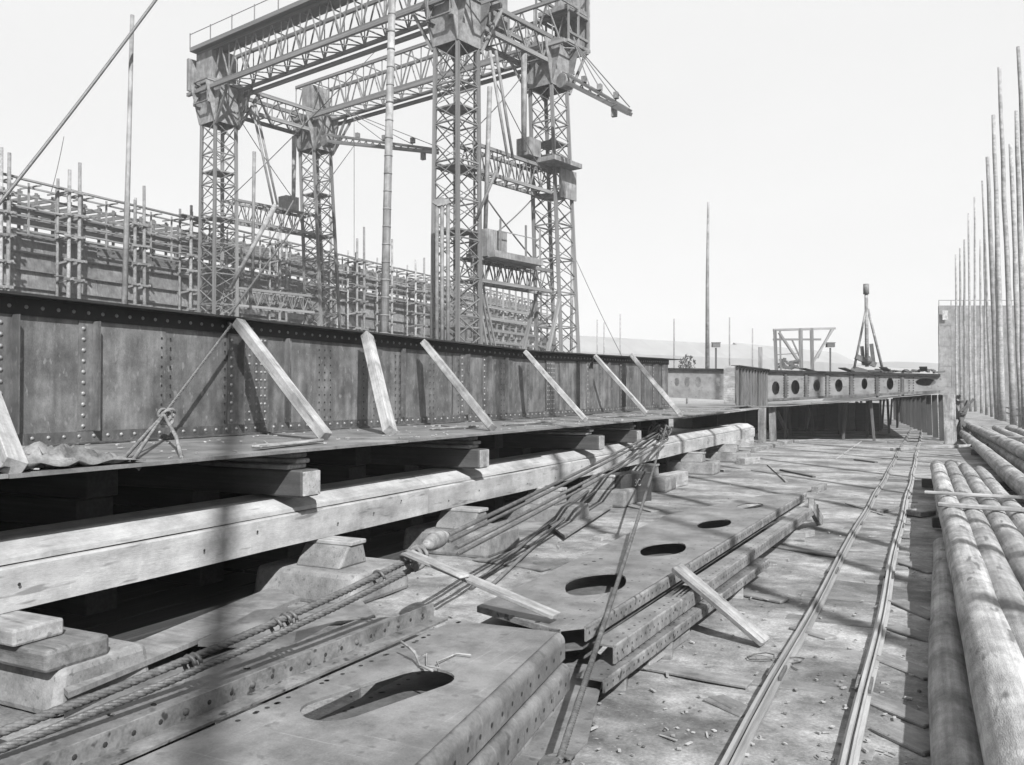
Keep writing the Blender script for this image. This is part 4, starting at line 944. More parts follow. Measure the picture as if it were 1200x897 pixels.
# ================================================================== RIGHT: TANK, POLES, LOGS
dd = D(1101, 463, 1) - EYE; dd.z = 0; dd.normalize(); dd = (dd + RIGHT * .06).normalized()
t = thing('plated_tank', D(1140, 463, 150), 'tall plated tank with rail on top behind the pole row', 'tank')
a = D(1101, 463, 150); b = D(1215, 463, 150); a.z = b.z = 0; H = 2.2 + (463 - 358) * .15
dv = (b - a) / 8
for i in range(8):
    for j in range(5):
        z0 = H * j / 5; p = a + dv * i; q = a + dv * (i + .985); off = fwd0 * (.06 * ((i + j) % 2))
        mb = MB(); mb.v = [p + off + Vector((0, 0, z0)), q + off + Vector((0, 0, z0)), q + off + Vector((0, 0, z0 + H / 5 - .04)), p + off + Vector((0, 0, z0 + H / 5 - .04))]; mb.v += [v + fwd0 * .3 for v in mb.v]
        mb.f = [[0, 1, 2, 3], [0, 3, 7, 4], [1, 5, 6, 2], [3, 2, 6, 7]]; mb.build('panel', M['hull'], t)
mb = MB(); mb.v = [a + fwd0 * .2, a + dd * 14, a + dd * 14 + Vector((0, 0, H)), a + fwd0 * .2 + Vector((0, 0, H)), b + dd * 14, b + dd * 14 + Vector((0, 0, H)), b + fwd0 * .2 + Vector((0, 0, H))]; mb.f = [[0, 3, 2, 1], [3, 6, 5, 2], [1, 2, 5, 4]]; mb.build('side_wall', M['hull'], t)
mb = MB(); p = D(1108, 370, 149.5); mb.v = [D(1104.5, 375, 149.5), D(1111, 375, 149.5), D(1111, 364, 149.5), D(1104.5, 364, 149.5)]; mb.f = [[0, 1, 2, 3]]; mb.build('white_panel', M['woodlight'], t)
for i in range(9): bar('rail_post', a + dv * i + Vector((0, 0, H)), a + dv * i + Vector((0, 0, H + .9)), .12, .12, M['iron'], t)
bar('hand_rail', a + Vector((0, 0, H + .9)), b + Vector((0, 0, H + .9)), .1, .1, M['iron'], t)
poles = [(1121, 1120, 298), (1126, 1125, 291), (1131, 1130, 281), (1137, 1135, 250), (1143, 1142, 231), (1150, 1149, 281), (1162, 1151, 212), (1169, 1157, 184), (1175, 1164, 135), (1172, 1167, 242), (1187, 1171, 79), (1197, 1184, 169), (1201, 1191, 130), (1214, 1193, 55), (1156, 1153, 262), (1240, 1210, 20), (1262, 1236, 60)]
for i, (pb, ptx, ty) in enumerate(sorted(poles)):
    y = min(YK(pb, 5.5), 128); g0 = D(pb, 463, 1); g0 = EYE + (g0 - EYE) * (y / (g0.y)); g0.z = 0; dep = (g0 - EYE).dot(FWD)
    r0 = .0036 * dep if dep < 80 else .0017 * dep
    mb = MB(); a = g0; b = D(ptx, ty, dep); mb.tube([a.lerp(b, k / 8) + Vector((rnd.uniform(-.04, .04), 0, 0)) * (k % 8 > 0) for k in range(9)], r0, 9, r0 * .55)
    nm = ['leftmost of', '', ''][0] if i == 0 else f'{descr[i] if i < 14 else "outermost"} from the left in'
    if pb > 1205: lbl = {1214: 'very tall pole leaning in at the right edge of the row', 1240: 'pole just outside the right edge of the pole row', 1262: 'nearest pole of the row beyond the right edge'}[pb]
    else: lbl = f'tall bare staging pole, {nm} the row at the right'
    tag(mb.build('staging_pole', M['spar'], None, a), lbl, 'pole', 'tall bare poles along the right side')
# the row goes on beside and behind the camera, where its shadows come from
for i, (x, y, h_, lean) in enumerate(((5.2, 34, 24, .4), (5.4, 24, 22, .3), (5.6, 13.5, 23, .4), (5.0, 7.0, 22, -.3), (5.8, 1.0, 24, .2), (5.3, -6.9, 22, .3), (5.6, -13, 24, .2), (5.1, 10.2, 23, .3), (5.4, 4.2, 21, .3), (4.4, 18.8, 20, .5), (4.5, 29.5, 23, .2))):
    mb = MB(); a = Vector((x + 1.2, y, 0)); mb.tube([a, a + Vector((lean * .5, .1, h_ / 2)), a + Vector((lean, .4, h_))], .15, 9, .10)
    tag(mb.build('staging_pole', M['spar'], None, a), 'staging pole of the same row, standing out of view beside the camera', 'pole', 'tall bare poles beside the camera')
# logs
logs = [((1098, 547), (1196, 870), .40, .19, 'thick peeled log, first from the left in the near pile at the right'), ((1114, 546), (1225, 820), .40, .18, 'peeled log, second from the left in the near pile'),
        ((1130, 550), (1260, 760), .40, .175, 'peeled log, third from the left in the near pile'), ((1146, 553), (1290, 725), .40, .17, 'peeled log, fourth from the left in the near pile'),
        ((1103, 640), (1128, 960), .12, .15, 'low grey log lying alone along the left side of the near pile'),
        ((1124, 504), (1225, 592), .35, .2, 'log of the farther pile, nearest the track'), ((1137, 503), (1240, 572), .35, .2, 'second log of the farther pile'), ((1152, 503), (1250, 556), .35, .2, 'third log of the farther pile'),
        ((1166, 502), (1260, 545), .35, .2, 'fourth log of the farther pile'), ((1182, 502), (1265, 532), .35, .2, 'outer log of the farther pile'),
        ((1132, 497), (1235, 548), .7, .18, 'thin log lying on top of the farther pile'), ((1122, 545), (1240, 700), .12, .15, 'lower log showing between the second and third of the near pile')]
for (a, b, z, r_, lb) in logs:
    p = G(*a, z); q = G(*b, z); q = q + (q - p).normalized() * 1.6; n = 18; mb = MB(); ph = rnd.uniform(0, 6)
    L = (q - p).length; sd = rnd.random() * 50
    pts = [p.lerp(q, k / n) + Vector((.045 * noise.noise(Vector((k * .25, sd, 0))), 0, .02 * noise.noise(Vector((k * .5, sd, 5))))) for k in range(n + 1)]
    mb.tube(pts, r_ * .86, 16, r_ * 1.05)
    org = p.lerp(q, .5); fr_ = frame(p, q).to_4x4(); mw = Matrix.Translation(org) @ fr_; inv = mw.inverted()
    vv = [inv @ v for v in mb.v]
    for i_, v in enumerate(vv):
        k_ = 1 + .06 * noise.noise(Vector((v.x * 1.2 + sd, math.atan2(v.y, v.z) * 1.2, 0))); v.y *= k_; v.z *= k_
    me = bpy.data.meshes.new('log'); me.from_pydata([tuple(v) for v in vv], [], mb.f)
    for i_, pg in enumerate(me.polygons): pg.use_smooth = i_ in mb.smooth
    me.materials.append(M['log']); tag(link('peeled_log', me, mw), lb, 'log', 'peeled logs piled at the right')
for (a, b, z, w_, h_, m_, lb) in (((1083, 577), (1290, 588), .62, .13, .05, 'woodlight', 'pale board laid across the near log pile, farther of the two'), ((1099, 591), (1290, 604), .61, .14, .06, 'woodlight', 'pale board laid across the near log pile, nearer of the two'),
                         ((1045, 527), (1230, 518), .35, .14, .1, 'wood', 'long thin pole laid across between the two log piles'), ((1080, 566), (1240, 572), .13, .22, .2, 'darkwood', 'dark bearer under the far end of the near log pile'),
                         ((1092, 612), (1250, 620), .13, .18, .16, 'darkwood', 'dark bearer under the near log pile'), ((1118, 512), (1230, 516), .1, .2, .2, 'darkwood', 'bearer under the farther log pile'), ((1140, 530), (1245, 538), .1, .2, .2, 'darkwood', 'second bearer under the farther log pile'),
                         ((1040, 518), (1105, 520), .05, .2, .05, 'wood', 'flat board lying between track and log piles'), ((1088, 600), (1070, 602), .06, .3, .1, 'wood', 'short board end beside the left of the near pile'),
                         ((1160, 512), (1230, 514), .85, .12, .06, 'wood', 'thin board across the farther log pile')):
    tag(timber('cross_board', G(*a, z), G(*b, z), w_, h_, M[m_], rough=.01), lb, 'board')
# low fence at pole feet
t = thing('low_rail_fence', (5.3, 55, 0), 'low timber rail fence along the foot of the pole row', 'fence')
for k in range(14): bar('post', (6.6, 40 + k * 4, 0), (6.6, 40 + k * 4, 1.1), .12, .12, M['wood'], t)
for z in (.5, 1.0): bar('rail', (6.5, 40, z), (6.5, 94, z), .05, .14, M['wood'], t)
# ================================================================== HULL AT LEFT
XH = -58.0
zt0 = V(0, 215, XH).z; zt1 = V(512, 323, XH).z; zp0 = V(0, 270, XH).z
yH0, yH1 = 22.0, YK(636, XH)
hull = thing('ship_hull', (XH, 30, 0), 'half plated ship hull on the next slip, ringed with staging', 'ship')
ZP = zp0; ZT = zt0
n_l = 14; segL = (yH1 - yH0) / n_l
strakes = 11
for j in range(strakes):
    z0 = ZP * j / strakes; z1 = ZP * (j + 1) / strakes
    for i in range(n_l):
        y0 = yH0 + segL * (i + (.5 if j % 2 else 0)); y1 = y0 + segL - .04
        z1_ = z1 - .8 if (j == strakes - 1 and i in (3, 9)) else z1
        x = XH - max(0, (y0 - yH1 + 16)) * .25 - (3 - z0) * .25 * (z0 < 3) + rnd.uniform(-.02, .02)
        mb = MB(); mb.v = [Vector((x + .28, y0, z0 - .1)), Vector((x + .28, y1, z0 - .1)), Vector((x, y1, z1_ + .05)), Vector((x, y0, z1_ + .05))]; mb.v += [v - Vector((.12, 0, 0)) for v in mb.v]
        mb.f = [[0, 1, 2, 3], [3, 2, 6, 7], [0, 3, 7, 4], [1, 5, 6, 2], [0, 4, 5, 1]]
        mb.build('shell_plate', M['hull'], hull)
nr = int((yH1 - yH0) / 1.3)
for i in range(nr):
    y = yH0 + i * 1.3; bar('frame_rib', (XH - .1, y, ZP - .3), (XH - .1, y, ZT - .1), .12, .2, M['hull'], hull, up=Vector((0, 1, 0)))
    bar('deck_beam', (XH - .1, y + .2, ZT - .3), (XH - 9, y + .2, ZT - .3), .14, .25, M['hull'], hull)
    if i % 2 == 0: bar('inner_post', (XH - 9, y, ZP - 2), (XH - 9, y, ZT - .2), .2, .2, M['hull'], hull)
for z in (ZP + .9, ZP + 1.7): bar('side_stringer', (XH + .05, yH0, z), (XH + .05, yH1, z), .1, .4, M['hull'], hull)
for x, z in ((-9, ZT - .3), (-9, ZP + .3), (-9, ZP + 1.2), (-4, ZP + .6)): bar('side_stringer', (XH + x, yH0, z), (XH + x, yH1, z), .2, .95, M['hull'], hull)
mb = MB(); mb.v = [Vector((XH - 9.2, yH0, 0)), Vector((XH - 9.2, yH1 - 8, 0)), Vector((XH - 9.2, yH1 - 8, ZP)), Vector((XH - 9.2, yH0, ZP))]; mb.f = [[0, 1, 2, 3]]; mb.build('far_side_plating', M['hull'], hull)
# staging along the top edge
st = thing('top_staging', (XH + 1.2, 40, 0), 'plank staging along the top edge of the far hull', 'scaffolding')
for x, z in ((1.0, ZT - .1), (1.0, ZT - .7), (1.0, ZT - 1.3), (1.1, ZT - 2.2), (1.1, ZP + .45), (1.6, ZT + .25), (1.2, ZP - .2), (.6, ZT - 1.6), (.9, ZT - 1.6), (1.3, ZT - 1.6), (.6, ZP + .1), (.95, ZP + .1)):
    k = 0; y = yH0
    while y < yH1 - 2: bar('ledger_board', (XH + x, y, z), (XH + x, y + 7.75, z + rnd.uniform(-.03, .03)), .3 if z > ZT else .12, .12, M['stage'], st); y += 7.8
for i in range(int((yH1 - yH0) / 2.1)):
    y = yH0 + i * 2.1; bar('standard', (XH + 1.1, y, ZP - .4), (XH + 1.1, y, ZT + .2), .11, .11, M['stage'], st)
    bar('putlog', (XH - .3, y + .3, ZT), (XH + 2.0, y + .3, ZT), .1, .1, M['stage'], st); bar('putlog', (XH - .3, y + .3, ZT - 1.4), (XH + 1.8, y + .3, ZT - 1.4), .1, .1, M['stage'], st)
tw = [((0, 8), (172, 178), 'at the left edge of the picture'), ((79, 92), (198, 190), 'left of the thin tall mast'), ((158, 170), (234, 218), 'just right of the thin tall mast'), ((222, 236), (240, 222), 'left of the left crane tower'),
      ((327, 336), (268, 262), 'between the two left crane towers'), ((388, 396), (254, 300), 'behind the second crane tower'), ((418, 427), (279, 266), 'left of the banded mast'), ((459, 452), (280, 300), 'right of the banded mast'),
      ((487, 497), (304, 302), 'left of the near crane tower'), ((284, 276), (290, 300), 'behind the slanting spar of the crane')]
for (xs2, tops, where) in tw:
    t = thing('staging_tower', V(xs2[0], 460, XH + 2.4), f'pole and bracket staging tower against the hull, {where}', 'scaffolding', 'staging towers along the hull')
    P = []
    for px, ty in zip(xs2, tops):
        y = YK(px, XH + 2.4); zt_ = V(px, ty, XH + 2.4).z; P.append((y, zt_))
        mb = MB(); mb.tube([Vector((XH + 2.4, y, 0)), Vector((XH + 2.3, y + rnd.uniform(-.2, .2), zt_))], .17, 7, .12); mb.build('pole', M['stage'], t)
        mb = MB(); mb.tube([Vector((XH + 1.2, y, 0)), Vector((XH + 1.2, y, min(zt_, ZT + 1))) ], .12, 6, .1); mb.build('pole', M['stage'], t)
    ya, yb = sorted((P[0][0], P[1][0])); z = 1.5; top = min(P[0][1], P[1][1]) - 1
    while z < min(top, ZT + .3):
        yc = rnd.uniform(-.25, .25); bar('ledger', (XH + 2.5, ya - .4, z), (XH + 2.5, yb + .4 + yc, z + rnd.uniform(-.15, .15)), .12, .17, M['stage'], t)
        for yq in (ya, yb): bar('bracket', (XH + .9, yq + .1, z - .2), (XH + 2.8, yq + .1, z), .12, .16, M['stage'], t)
        if rnd.random() < .6: bar('stage_board', (XH + 1.8, ya - .5, z + .2), (XH + 1.8, yb + .5, z + .2), .5, .07, M['stage'], t)
        z += rnd.uniform(1.3, 1.8)
# staging grid at the stern
st = thing('stern_staging', V(590, 463, XH + 6), 'dense grid of staging poles wrapped round the end of the hull', 'scaffolding')
XG = XH + 5
for i in range(13):
    px = 560 + i * 7.4; y = YK(px, XG); a = Vector((XG, y, 0)); b = V(px, 331 + i * .9, XG); bar('standard', a, b, .22, .22, M['stage'], st, up=Vector((0, 1, 0)))
for k in range(9):
    z = 1.5 + k * 1.55; bar('ledger', (XG + .3, YK(545, XG), z), (XG + .3, YK(650, XG), z + .2), .25, .35, M['stage'], st)
for i in range(10):
    px = 563 + i * 8.5; 
    for k in range(4): z = 2 + k * 3.3 + (i % 2) * 1.5; y = YK(px, XG); bar('stage_board', (XG - 1, y, z), (XG - 1, y + 3.4, z), 1.2, .12, M['stage'], st)
mb = MB(); yA = YK(545, XG); yB = YK(648, XG)
mb.v = [Vector((XG - 3, yA, 0)), Vector((XG - 7, yB, 0)), Vector((XG - 7, yB, 13.2)), Vector((XG - 3, yA, 13.8))]; mb.f = [[0, 1, 2, 3]]; mb.build('stern_plating', M['hull'], hull)
# ================================================================== GANTRY
def cw(lat, dep, z): p = EYE + RIGHT * lat + fwd0 * dep; return Vector((p.x, p.y, z))
Cg = cw(-3.19, 49.0, 0); Dg = cw(2.4, 55.8, 0); Ag = cw(-21.8, 63.2, 0); Bg = cw(-16.2, 70.0, 0)
E1 = (Ag - Cg).normalized(); E2 = (Dg - Cg).normalized()
gan = thing('gantry_crane', (Cg + Bg) / 2, 'huge four-legged lattice gantry crane standing behind the keel girder', 'gantry crane')
stuff = MB(); nbr = [0]
def lat(p, q, w_, h=None, name='lattice_brace', lim=300):
    if name == 'lattice_brace':
        if nbr[0] < lim: nbr[0] += 1; return bar(name, p, q, w_, h or w_ * .6, M['gantry'], gan)
        stuff.bar(p, q, w_, h or w_ * .6); return
    return bar(name, p, q, w_, h or w_, M['gantry'], gan)
def tower(c, side, ztopc, rake, sz=1.7):
    top = c; bot = c + E2 * rake
    def cr(i, z): 
        sx, sy = ((-1, -1), (1, -1), (1, 1), (-1, 1))[i]; ce = bot.lerp(top, z / ztopc)
        k = sz / 2 * (1.0 + .18 * (1 - z / ztopc)); v = ce + E1 * sx * k + E2 * sy * k; v.z = z; return v
    for i in range(4): lat(cr(i, 0), cr(i, ztopc + 2), .2, .2, 'tower_chord')
    n = 20; hstep = ztopc / n
    for k in reversed(range(n)):
        z0 = k * hstep; z1 = (k + 1) * hstep
        for i in range(4):
            j = (i + 1) % 4
            if z0 < 3: 
                stuff.bar(cr(i, z0), cr(j, z1), .1, .06); continue
            lat(cr(i, z0), cr(j, z1), .07); lat(cr(j, z0), cr(i, z1), .07)
            if k % 2 == 0: lat(cr(i, z0), cr(j, z0), .12)
    for z in (6, 11.5, 15.2, 18.6):
        mb = MB(); q = [cr(i, z) for i in range(4)]; mb.v = q + [v + Vector((0, 0, .1)) for v in q]; mb.f = [[3, 2, 1, 0], [4, 5, 6, 7]] + [[i, (i + 1) % 4, 4 + (i + 1) % 4, 4 + i] for i in range(4)]
        if rake == 0 or z > 12: mb.build('tower_landing', M['gantry'], gan)
    return cr
ZC = 22.2
crC = tower(Cg, 0, ZC, 0); crD = tower(Dg, 0, ZC, 1.3); crA = tower(Ag, 0, ZC, 0); crB = tower(Bg, 0, ZC, 1.3)
# corbel heads: tapered plates
def corbel(c):
    for (u, v) in ((E1, E2), (E2, E1)):
        for s_ in (-1, 1):
            f_ = c + v * (s_ * .98); m_ = MB(); P = [f_ - u * 1.0, f_ + u * 1.0, f_ + u * 1.75, f_ - u * 1.75]; zz = (ZC, ZC, 25.0, 25.0)
            P = [Vector((p.x, p.y, z)) for p, z in zip(P, zz)]; P2 = [p - v * s_ * .06 for p in P]; m_.v = P + P2; m_.f = [[0, 1, 2, 3], [7, 6, 5, 4], [0, 4, 5, 1], [1, 5, 6, 2], [2, 6, 7, 3], [3, 7, 4, 0]]
            m_.build('corbel_plate', M['gantry'], gan)
    for u in ((-E1, E2) if c in (Ag, Bg) else (E1, E2)):
        w_ = u.cross(Vector((0, 0, 1)))
        for s_ in (-.95, .95):
            a = c + u * 1.0 + w_ * s_; b = c + u * 2.9 + w_ * s_; a.z = ZC - .2; b.z = 25.2; lat(a, b, .16, .16, 'knee_brace')
for c in (Ag, Bg, Cg, Dg): corbel(c)
def truss(p, q, z0, z1, wdt, pan, side, cw_=.24, bw=.11):
    L = (q - p).length; n = int(L / pan); u = (q - p).normalized()
    for s_ in (-1, 1):
        o = side * (s_ * wdt / 2)
        for z in (z0, z1): 
            a = p + o; b = q + o; a = Vector((a.x, a.y, z)); b = Vector((b.x, b.y, z)); lat(a, b, cw_, cw_ * 1.1, 'girder_chord')
        for i in range(n):
            a = p + u * (L * i / n) + o; b = p + u * (L * (i + 1) / n) + o; m_ = (a + b) / 2
            lat(Vector((a.x, a.y, z0)), Vector((m_.x, m_.y, z1)), bw, None, 'lattice_brace', 10 ** 6 if False else 300); lat(Vector((m_.x, m_.y, z1)), Vector((b.x, b.y, z0)), bw)
            lat(Vector((a.x, a.y, z0)), Vector((a.x, a.y, z1)), bw * .7)
    for i in range(n + 1):
        c = p + u * (L * i / n)
        for z in (z0, z1): lat(Vector(((c - side * wdt / 2).x, (c - side * wdt / 2).y, z)), Vector(((c + side * wdt / 2).x, (c + side * wdt / 2).y, z)), bw)
        if i < n:
            d_ = p + u * (L * (i + 1) / n)
            for z in (z0,): lat(Vector(((c - side * wdt / 2).x, (c - side * wdt / 2).y, z)), Vector(((d_ + side * wdt / 2).x, (d_ + side * wdt / 2).y, z)), bw)
ZG0, ZG1 = 24.9, 27.5
truss(Ag + E1 * 1.2, Cg - E1 * 3.0, ZG0, ZG1, 2.0, 1.9, E2, .2, .1)
truss(Bg + E1 * 1.2, Dg - E1 * 1.6, ZG0, ZG1, 2.0, 1.9, E2, .2, .1)
# rail girders under the main trusses
for c0, c1 in ((Ag, Cg), (Bg, Dg)):
    for s_ in (-1.3, 1.3):
        a = c0 + E1 * 2.0 + E2 * s_; b = c1 - E1 * 2.2 + E2 * s_; a = Vector((a.x, a.y, ZG0 - .32)); b = Vector((b.x, b.y, ZG0 - .32)); lat(a, b, .22, .24, 'rail_girder')
# walkways on top with railing
for c0, c1 in ((Ag, Cg),):
    a = c0 + E1 * 1.4; b = c1 - E1 * 3
    lat(Vector((a.x, a.y, ZG1 + .25)) + E2 * -.6, Vector((b.x, b.y, ZG1 + .25)) + E2 * -.6, 1.9, .3, 'walkway')
    L = (b - a).length; u = (b - a).normalized()
    for k in range(int(L / 2.6)): p = a + u * k * 2.6 - E2 * 1.5; bar('rail_post', Vector((p.x, p.y, ZG1 + .3)), Vector((p.x, p.y, ZG1 + 1.5)), .06, .06, M['gantry'], gan)
    lat(Vector((a.x, a.y, ZG1 + 1.4)) - E2 * 1.5, Vector((b.x, b.y, ZG1 + 1.4)) - E2 * 1.5, .04, .04, 'hand_rail')
# cross trusses
truss(Ag - E2 * 1.5, Bg + E2 * 1.5, 23.6, 25.2, 1.7, 1.5, E1); truss(Cg - E2 * 1.5, Dg + E2 * 1.6, 23.6, 25.2, 1.7, 1.5, E1)
for zt_, hh in ((16.8, 1.5), (10.2, 1.3)):
    for a, b in ((Ag, Bg), (Cg, Dg)): truss(a + E2 * .8, b - E2 * .5, zt_ - hh, zt_, 1.1, 1.0, E1, .18, .08)
    
# plate housings at the girder ends
def panel(name, px, m=M['gantryplate'], dep=.12):
    m_ = MB(); P = [D(*p) for p in px]; n_ = (P[1] - P[0]).cross(P[2] - P[0]).normalized(); m_.v = P + [p + fwd0 * dep for p in P]; k = len(P)
    m_.f = [list(range(k)), [k + i for i in range(k)][::-1]] + [[i, (i + 1) % k, k + (i + 1) % k, k + i] for i in range(k)]; return m_.build(name, m, gan)
def boxy(name, c, a, b, z0, z1, m='gantryplate'):   # box aligned with the crane
    m_ = MB(); P = [c + E1 * a * sx + E2 * b * sy for sx, sy in ((-1, -1), (1, -1), (1, 1), (-1, 1))]
    m_.v = [Vector((p.x, p.y, z0)) for p in P] + [Vector((p.x, p.y, z1)) for p in P]; m_.f = [[3, 2, 1, 0], [4, 5, 6, 7]] + [[i, (i + 1) % 4, 4 + (i + 1) % 4, 4 + i] for i in range(4)]; return m_.build(name, M[m], gan)
boxy('end_housing', Ag + E1 * .2 - E2 * .1, 1.0, 1.0, 25.2, 27.5); boxy('end_plate', Ag + E1 * 1.7 - E2 * .3, .12, 1.2, 24.8, 27.2)
boxy('end_housing', Bg - E1 * .3 - E2 * .2, .6, .9, 25.4, 27.3)
boxy('crab_platform', Dg + E2 * 1.6, 1.3, 1.0, 27.6, 27.9, 'gantry')
for z in (25.9, 27.4, 28.9): 
    for s_ in (-1, 1): a = Dg + E2 * .4 + E1 * 1.3 * s_; b = Dg + E2 * 2.6 + E1 * 1.3 * s_; lat(Vector((a.x, a.y, z)), Vector((b.x, b.y, z)), .16, .16, 'cage_bar')
for s_ in (-1, 1):
    for q in (.4, 1.5, 2.6): a = Dg + E2 * q + E1 * 1.3 * s_; lat(Vector((a.x, a.y, 25.2)), Vector((a.x, a.y, 30)), .12, .12, 'cage_bar')
boxy('cage_plate', Dg + E2 * 2.8, 1.3, .1, 25.4, 29.8); boxy('cage_floor', Dg + E2 * 1.5, 1.4, 1.3, 25.2, 25.4, 'gantry')
boxy('winch_house', Cg + E2 * 3.2 + E1 * .3, .7, .9, 24.4, 27.2)
boxy('tie_platform', Dg - E2 * .6 - E1 * .8, 1.2, 1.5, 16.9, 17.2); boxy('gusset', Dg + E2 * .6 - E1 * 1.1, .06, .9, 15.0, 16.9)
boxy('tie_box', Dg - E2 * 2.5 - E1 * .3, .5, .6, 17.2, 18.3, 'gantryplate')
boxy('tie_box', Bg - E2 * 2.6, .5, .6, 16.9, 18.0, 'gantryplate')
boxy('operator_cage', Cg + E2 * 2.4 - E1 * .3, .7, .9, 10.3, 11.9, 'gantryplate'); boxy('tie_platform', Cg + E2 * 3.9 - E1 * .4, 1.1, 2.3, 10.22, 10.6)
for q in (2.2, 4.6, 6.0): a = Cg + E2 * q - E1 * 1.4; lat(Vector((a.x, a.y, 10.6)), Vector((a.x, a.y, 12.5)), .1, .1, 'rail_post')
a = Cg + E2 * 2.2 - E1 * 1.4; b = Cg + E2 * 6.0 - E1 * 1.4; lat(Vector((a.x, a.y, 11.8)), Vector((b.x, b.y, 11.8)), .05, .05, 'hand_rail')
boxy('base_plate', Ag, 1.0, 1.0, 5.0, 6.4)
# raking struts at the feet of the back towers
for c in (Bg, Dg):
    for s_ in (-1, 1):
        a = c - E2 * .2 + E1 * s_; b = c - E2 * 3.2 + E1 * s_; lat(Vector((a.x, a.y, 8.4)), Vector((b.x, b.y, 0)), .2, .2, 'foot_strut'); b2 = c - E2 * 1.4 + E1 * s_; lat(Vector((b2.x, b2.y, 5.0)), Vector((a.x, a.y, 2)), .14, .14, 'foot_strut')
for k in range(3):
    a = Cg + E2 * (1.1 + .25 * k); b = Cg + E2 * (4.0 + .5 * k); lat(Vector((a.x, a.y, 11.0)), Vector((b.x, b.y, 0.2)), .1, .1, 'foot_strut')
# ladder column beside the near tower
a = Cg + E2 * 1.3 - E1 * .2
for s_ in (0, .35): lat(Vector((a.x, a.y, 0)) + E2 * s_, Vector((a.x, a.y, 30)) + E2 * s_, .1, .1, 'ladder_stile')
for k in range(80): stuff.bar(Vector((a.x, a.y, .3 + k * .37)), Vector((a.x, a.y, .3 + k * .37)) + E2 * .35, .05, .05)
stuff.build('lattice_bars', M['gantry'], gan)['kind'] = 'stuff'
# pipes/chimney column in front of the near tower
for k, px in enumerate((512, 518, 525)):
    mb = MB(); mb.tube([D(px, 460, 47), D(px, 236 if k != 1 else 232, 47)], .11, 8); tag(mb.build('vertical_pipe', M['gantry'], None), ('left', 'middle', 'right')[k] + ' pipe of three standing before the near crane tower', 'pipe')
mb = MB()
for k in range(8): mb.bar(D(508 + k * 2, 236 + (k % 3) * 2, 47), D(513 + k * 2, 239 - (k % 2) * 3, 47), .3, .25)
tag(mb.build('pipe_clamp', M['gantry'], None), 'knobbly iron clamp on the heads of the three pipes by the near tower', 'clamp')
# swinging jibs
def jib(name, a, b, sts, label, masthead):
    t = thing(name, a, label, 'crane jib', 'jibs of the gantry crane'); up = Vector((0, 0, 1)); d = (b - a).normalized(); s = d.cross(up).normalized()
    for s_ in (-.25, .25): 
        bar('boom_chord', a + s * s_, b + s * s_ * .5, .16, .2, M['gantry'], t); bar('boom_chord', a + s * s_ + Vector((0, 0, .5)), b + s * s_ * .5 + Vector((0, 0, .2)), .12, .14, M['gantry'], t)
    L = (b - a).length
    for k in range(int(L / .8)): 
        p = a + d * (k * .8); q = p + d * .4 + Vector((0, 0, .45 * (1 - k * .8 / L) + .15)); bar('boom_brace', p + s * .25, q + s * .2, .06, .06, M['gantry'], t); bar('boom_brace', q - s * .2, p + d * .8 - s * .2, .06, .06, M['gantry'], t)
    for k in (.3, .55, .8): bar('sheave', a + d * L * k + Vector((0, 0, .5)), a + d * L * k + Vector((0, 0, .85)), .25, .3, M['gantry'], t)
    for f_ in sts: bar('stay', masthead, a.lerp(b, f_) + Vector((0, 0, .4)), .05, .05, M['gantry'], t)
    mb = MB(); mb.tube([a - s * .4, a + s * .4], .45, 10); mb.build('pivot', M['gantry'], t)
    bar('tip_hook', b - d * 1.4, b - d * 1.4 - Vector((0, 0, .6)), .3, .25, M['gantry'], t)
jib('crane_jib', D(384, 166, 66), D(512, 179, 58), (.55, .8, 1.0), 'long thin jib slung from the far left corner of the gantry, pointing right', D(400, 128, 66))
jib('crane_jib', D(663, 96, 52), D(738, 134, 48), (.4, .6, .8, 1.0), 'jib slanting down to the right from the top right corner of the gantry', D(674, 52, 52))
# spars
def spar(px0, y0, px1, y1, dep, r_, label, m='gantryplate', cat='spar', name='spar', r2=None, dep2=None):
    mb = MB(); mb.tube([D(px0, y0, dep), D(px1, y1, dep2 or dep)], r_, 9, r2 or r_ * .8); return tag(mb.build(name, M[m], None), label, cat)
o = spar(143, 463, 155, 18, 30, .11, 'thin tall mast standing alone left of the gantry crane', cat='mast', name='mast', r2=.07)
t = thing('banded_mast', D(449, 463, 34), 'thick tall mast with iron bands passing in front of the gantry girders', 'mast')
a = D(448, 480, 34); b = D(461, -60, 34); mb = MB(); mb.tube([a, b], .175, 12, .14); mb.build('shaft', M['gantryplate'], t)
for k in range(26): 
    p = a.lerp(b, k / 26 + .01); q = a.lerp(b, k / 26 + .0135); mb = MB(); mb.tube([p, q], .184 - k * .0013, 12); mb.build('band', M['gantry'], t)
spar(298, 178, 296, 330, 60, .13, 'dark upright spar between the two left crane towers', 'gantry')
spar(574, 102, 568, 292, 50, .15, 'dark upright spar hanging between the two right crane towers', 'gantry')
spar(345, 160, 344, 238, 64, .18, 'short pale upright spar standing on the upper left tie girder', 'gantryplate')
spar(614, 62, 614, 178, 53, .2, 'pale upright spar standing on the upper right tie girder', 'gantryplate')
spar(295, 122, 320, 240, 62, .1, 'left one of the twin slanting rods at the left crane bay', 'gantry'); spar(299, 122, 325, 240, 62, .1, 'right one of the twin slanting rods at the left crane bay', 'gantry')
spar(574, 60, 595, 186, 50, .1, 'left one of the twin slanting rods at the right crane bay', 'gantry'); spar(581, 60, 601, 186, 50, .1, 'right one of the twin slanting rods at the right crane bay', 'gantry')
spar(323, 240, 270, 338, 58, .17, 'thick pale spar slanting down across the left crane tower', 'stage')
spar(582, 200, 556, 262, 49, .1, 'short slanting strut inside the right crane bay', 'gantry')
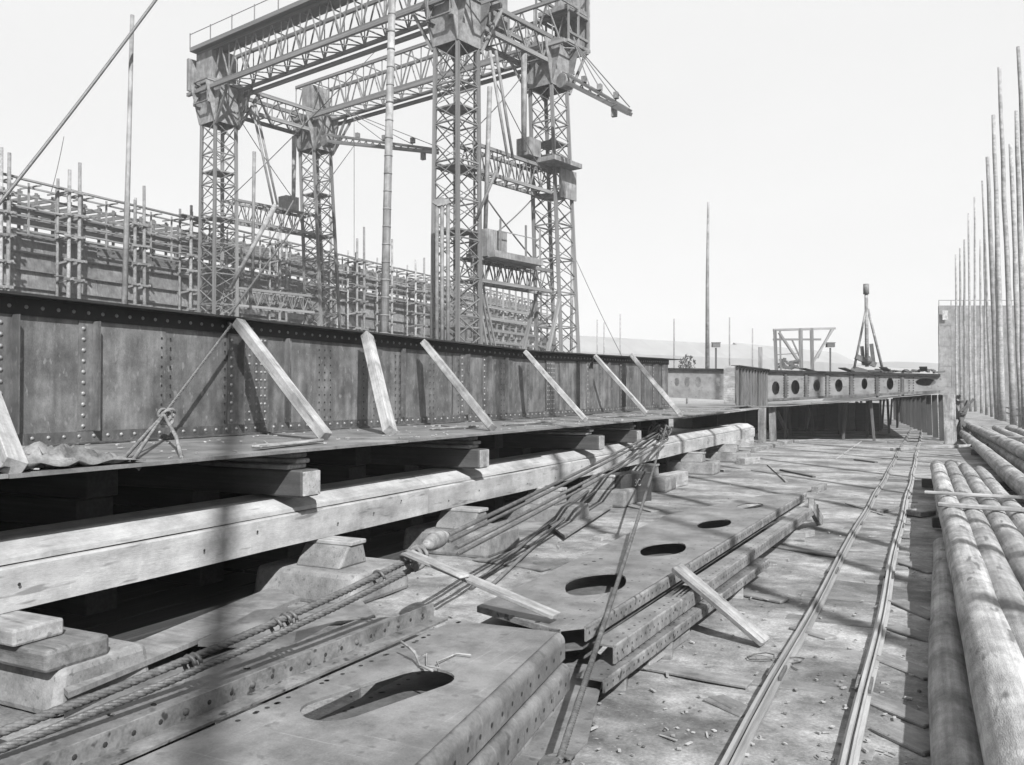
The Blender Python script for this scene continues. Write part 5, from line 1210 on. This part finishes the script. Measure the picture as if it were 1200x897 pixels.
spar(671, 276, 669, 440, 60, .12, 'thin pole standing right of the rightmost crane tower', 'gantryplate')
spar(344, 235, 296, 320, 59, .05, 'thin guy falling left from the box on the upper left tie', 'wire')
# crane wires
wires = [((180, 0), 30, (0, 236), 26, .055, 'heavy dark guy rope crossing the upper left corner'), ((270, 232), 63, (440, 60), 60, .03, 'thin wire rising right from the left crane tower'), ((275, 130), 63, (345, 235), 66, .03, 'thin wire from the left corbel to the tie box'),
         ((578, 90), 50, (640, 210), 54, .03, 'thin wire falling right inside the right crane bay'), ((556, 152), 50, (615, 85), 53, .03, 'thin wire rising right inside the right crane bay'),
         ((572, 235), 50, (635, 315), 55, .05, 'dark diagonal brace wire between the right crane towers'), ((572, 280), 50, (625, 232), 55, .04, 'light diagonal brace wire between the right crane towers'),
         ((673, 300), 60, (730, 420), 62, .02, 'faint guy wire falling right of the crane'), ((415, 128), 62, (415, 300), 62, .02, 'hanging hoist wire left of the banded mast'), ((386, 175), 66, (386, 260), 66, .02, 'hanging hoist wire below the left jib root'),
         ((60, 225), 40, (75, 160), 40, .015, 'faint wire above the staging at the left')]
for a, da, b, db, r_, lb in wires:
    p = D(*a, da); q = D(*b, db)
    if 'heavy' in lb: p = p + (p - q) * .35; q = q - (p - q) * .1
    mb = MB(); mb.tube(sag(p, q, .15, 8), r_, 6); tag(mb.build('guy_wire', M['wire'], None), lb, 'rope' if 'rope' in lb else 'wire')
# ================================================================== HAZE
mb = MB(); mb.aabb((-330, -45, -1.2), (300, 420, 42))
hz = mb.build('haze', M['hill'], None, (0, 0, 0)); hz['kind'] = 'stuff'
hm = bpy.data.materials.new('haze_air'); hm.use_nodes = True; n = hm.node_tree.nodes; n.clear(); oo = n.new('ShaderNodeOutputMaterial'); pv = n.new('ShaderNodeVolumePrincipled')
pv.inputs['Color'].default_value = (1, 1, 1, 1); pv.inputs['Density'].default_value = .0007; pv.inputs['Anisotropy'].default_value = 0.0
hm.node_tree.links.new(pv.outputs[0], oo.inputs['Volume']); hz.data.materials.clear(); hz.data.materials.append(hm)
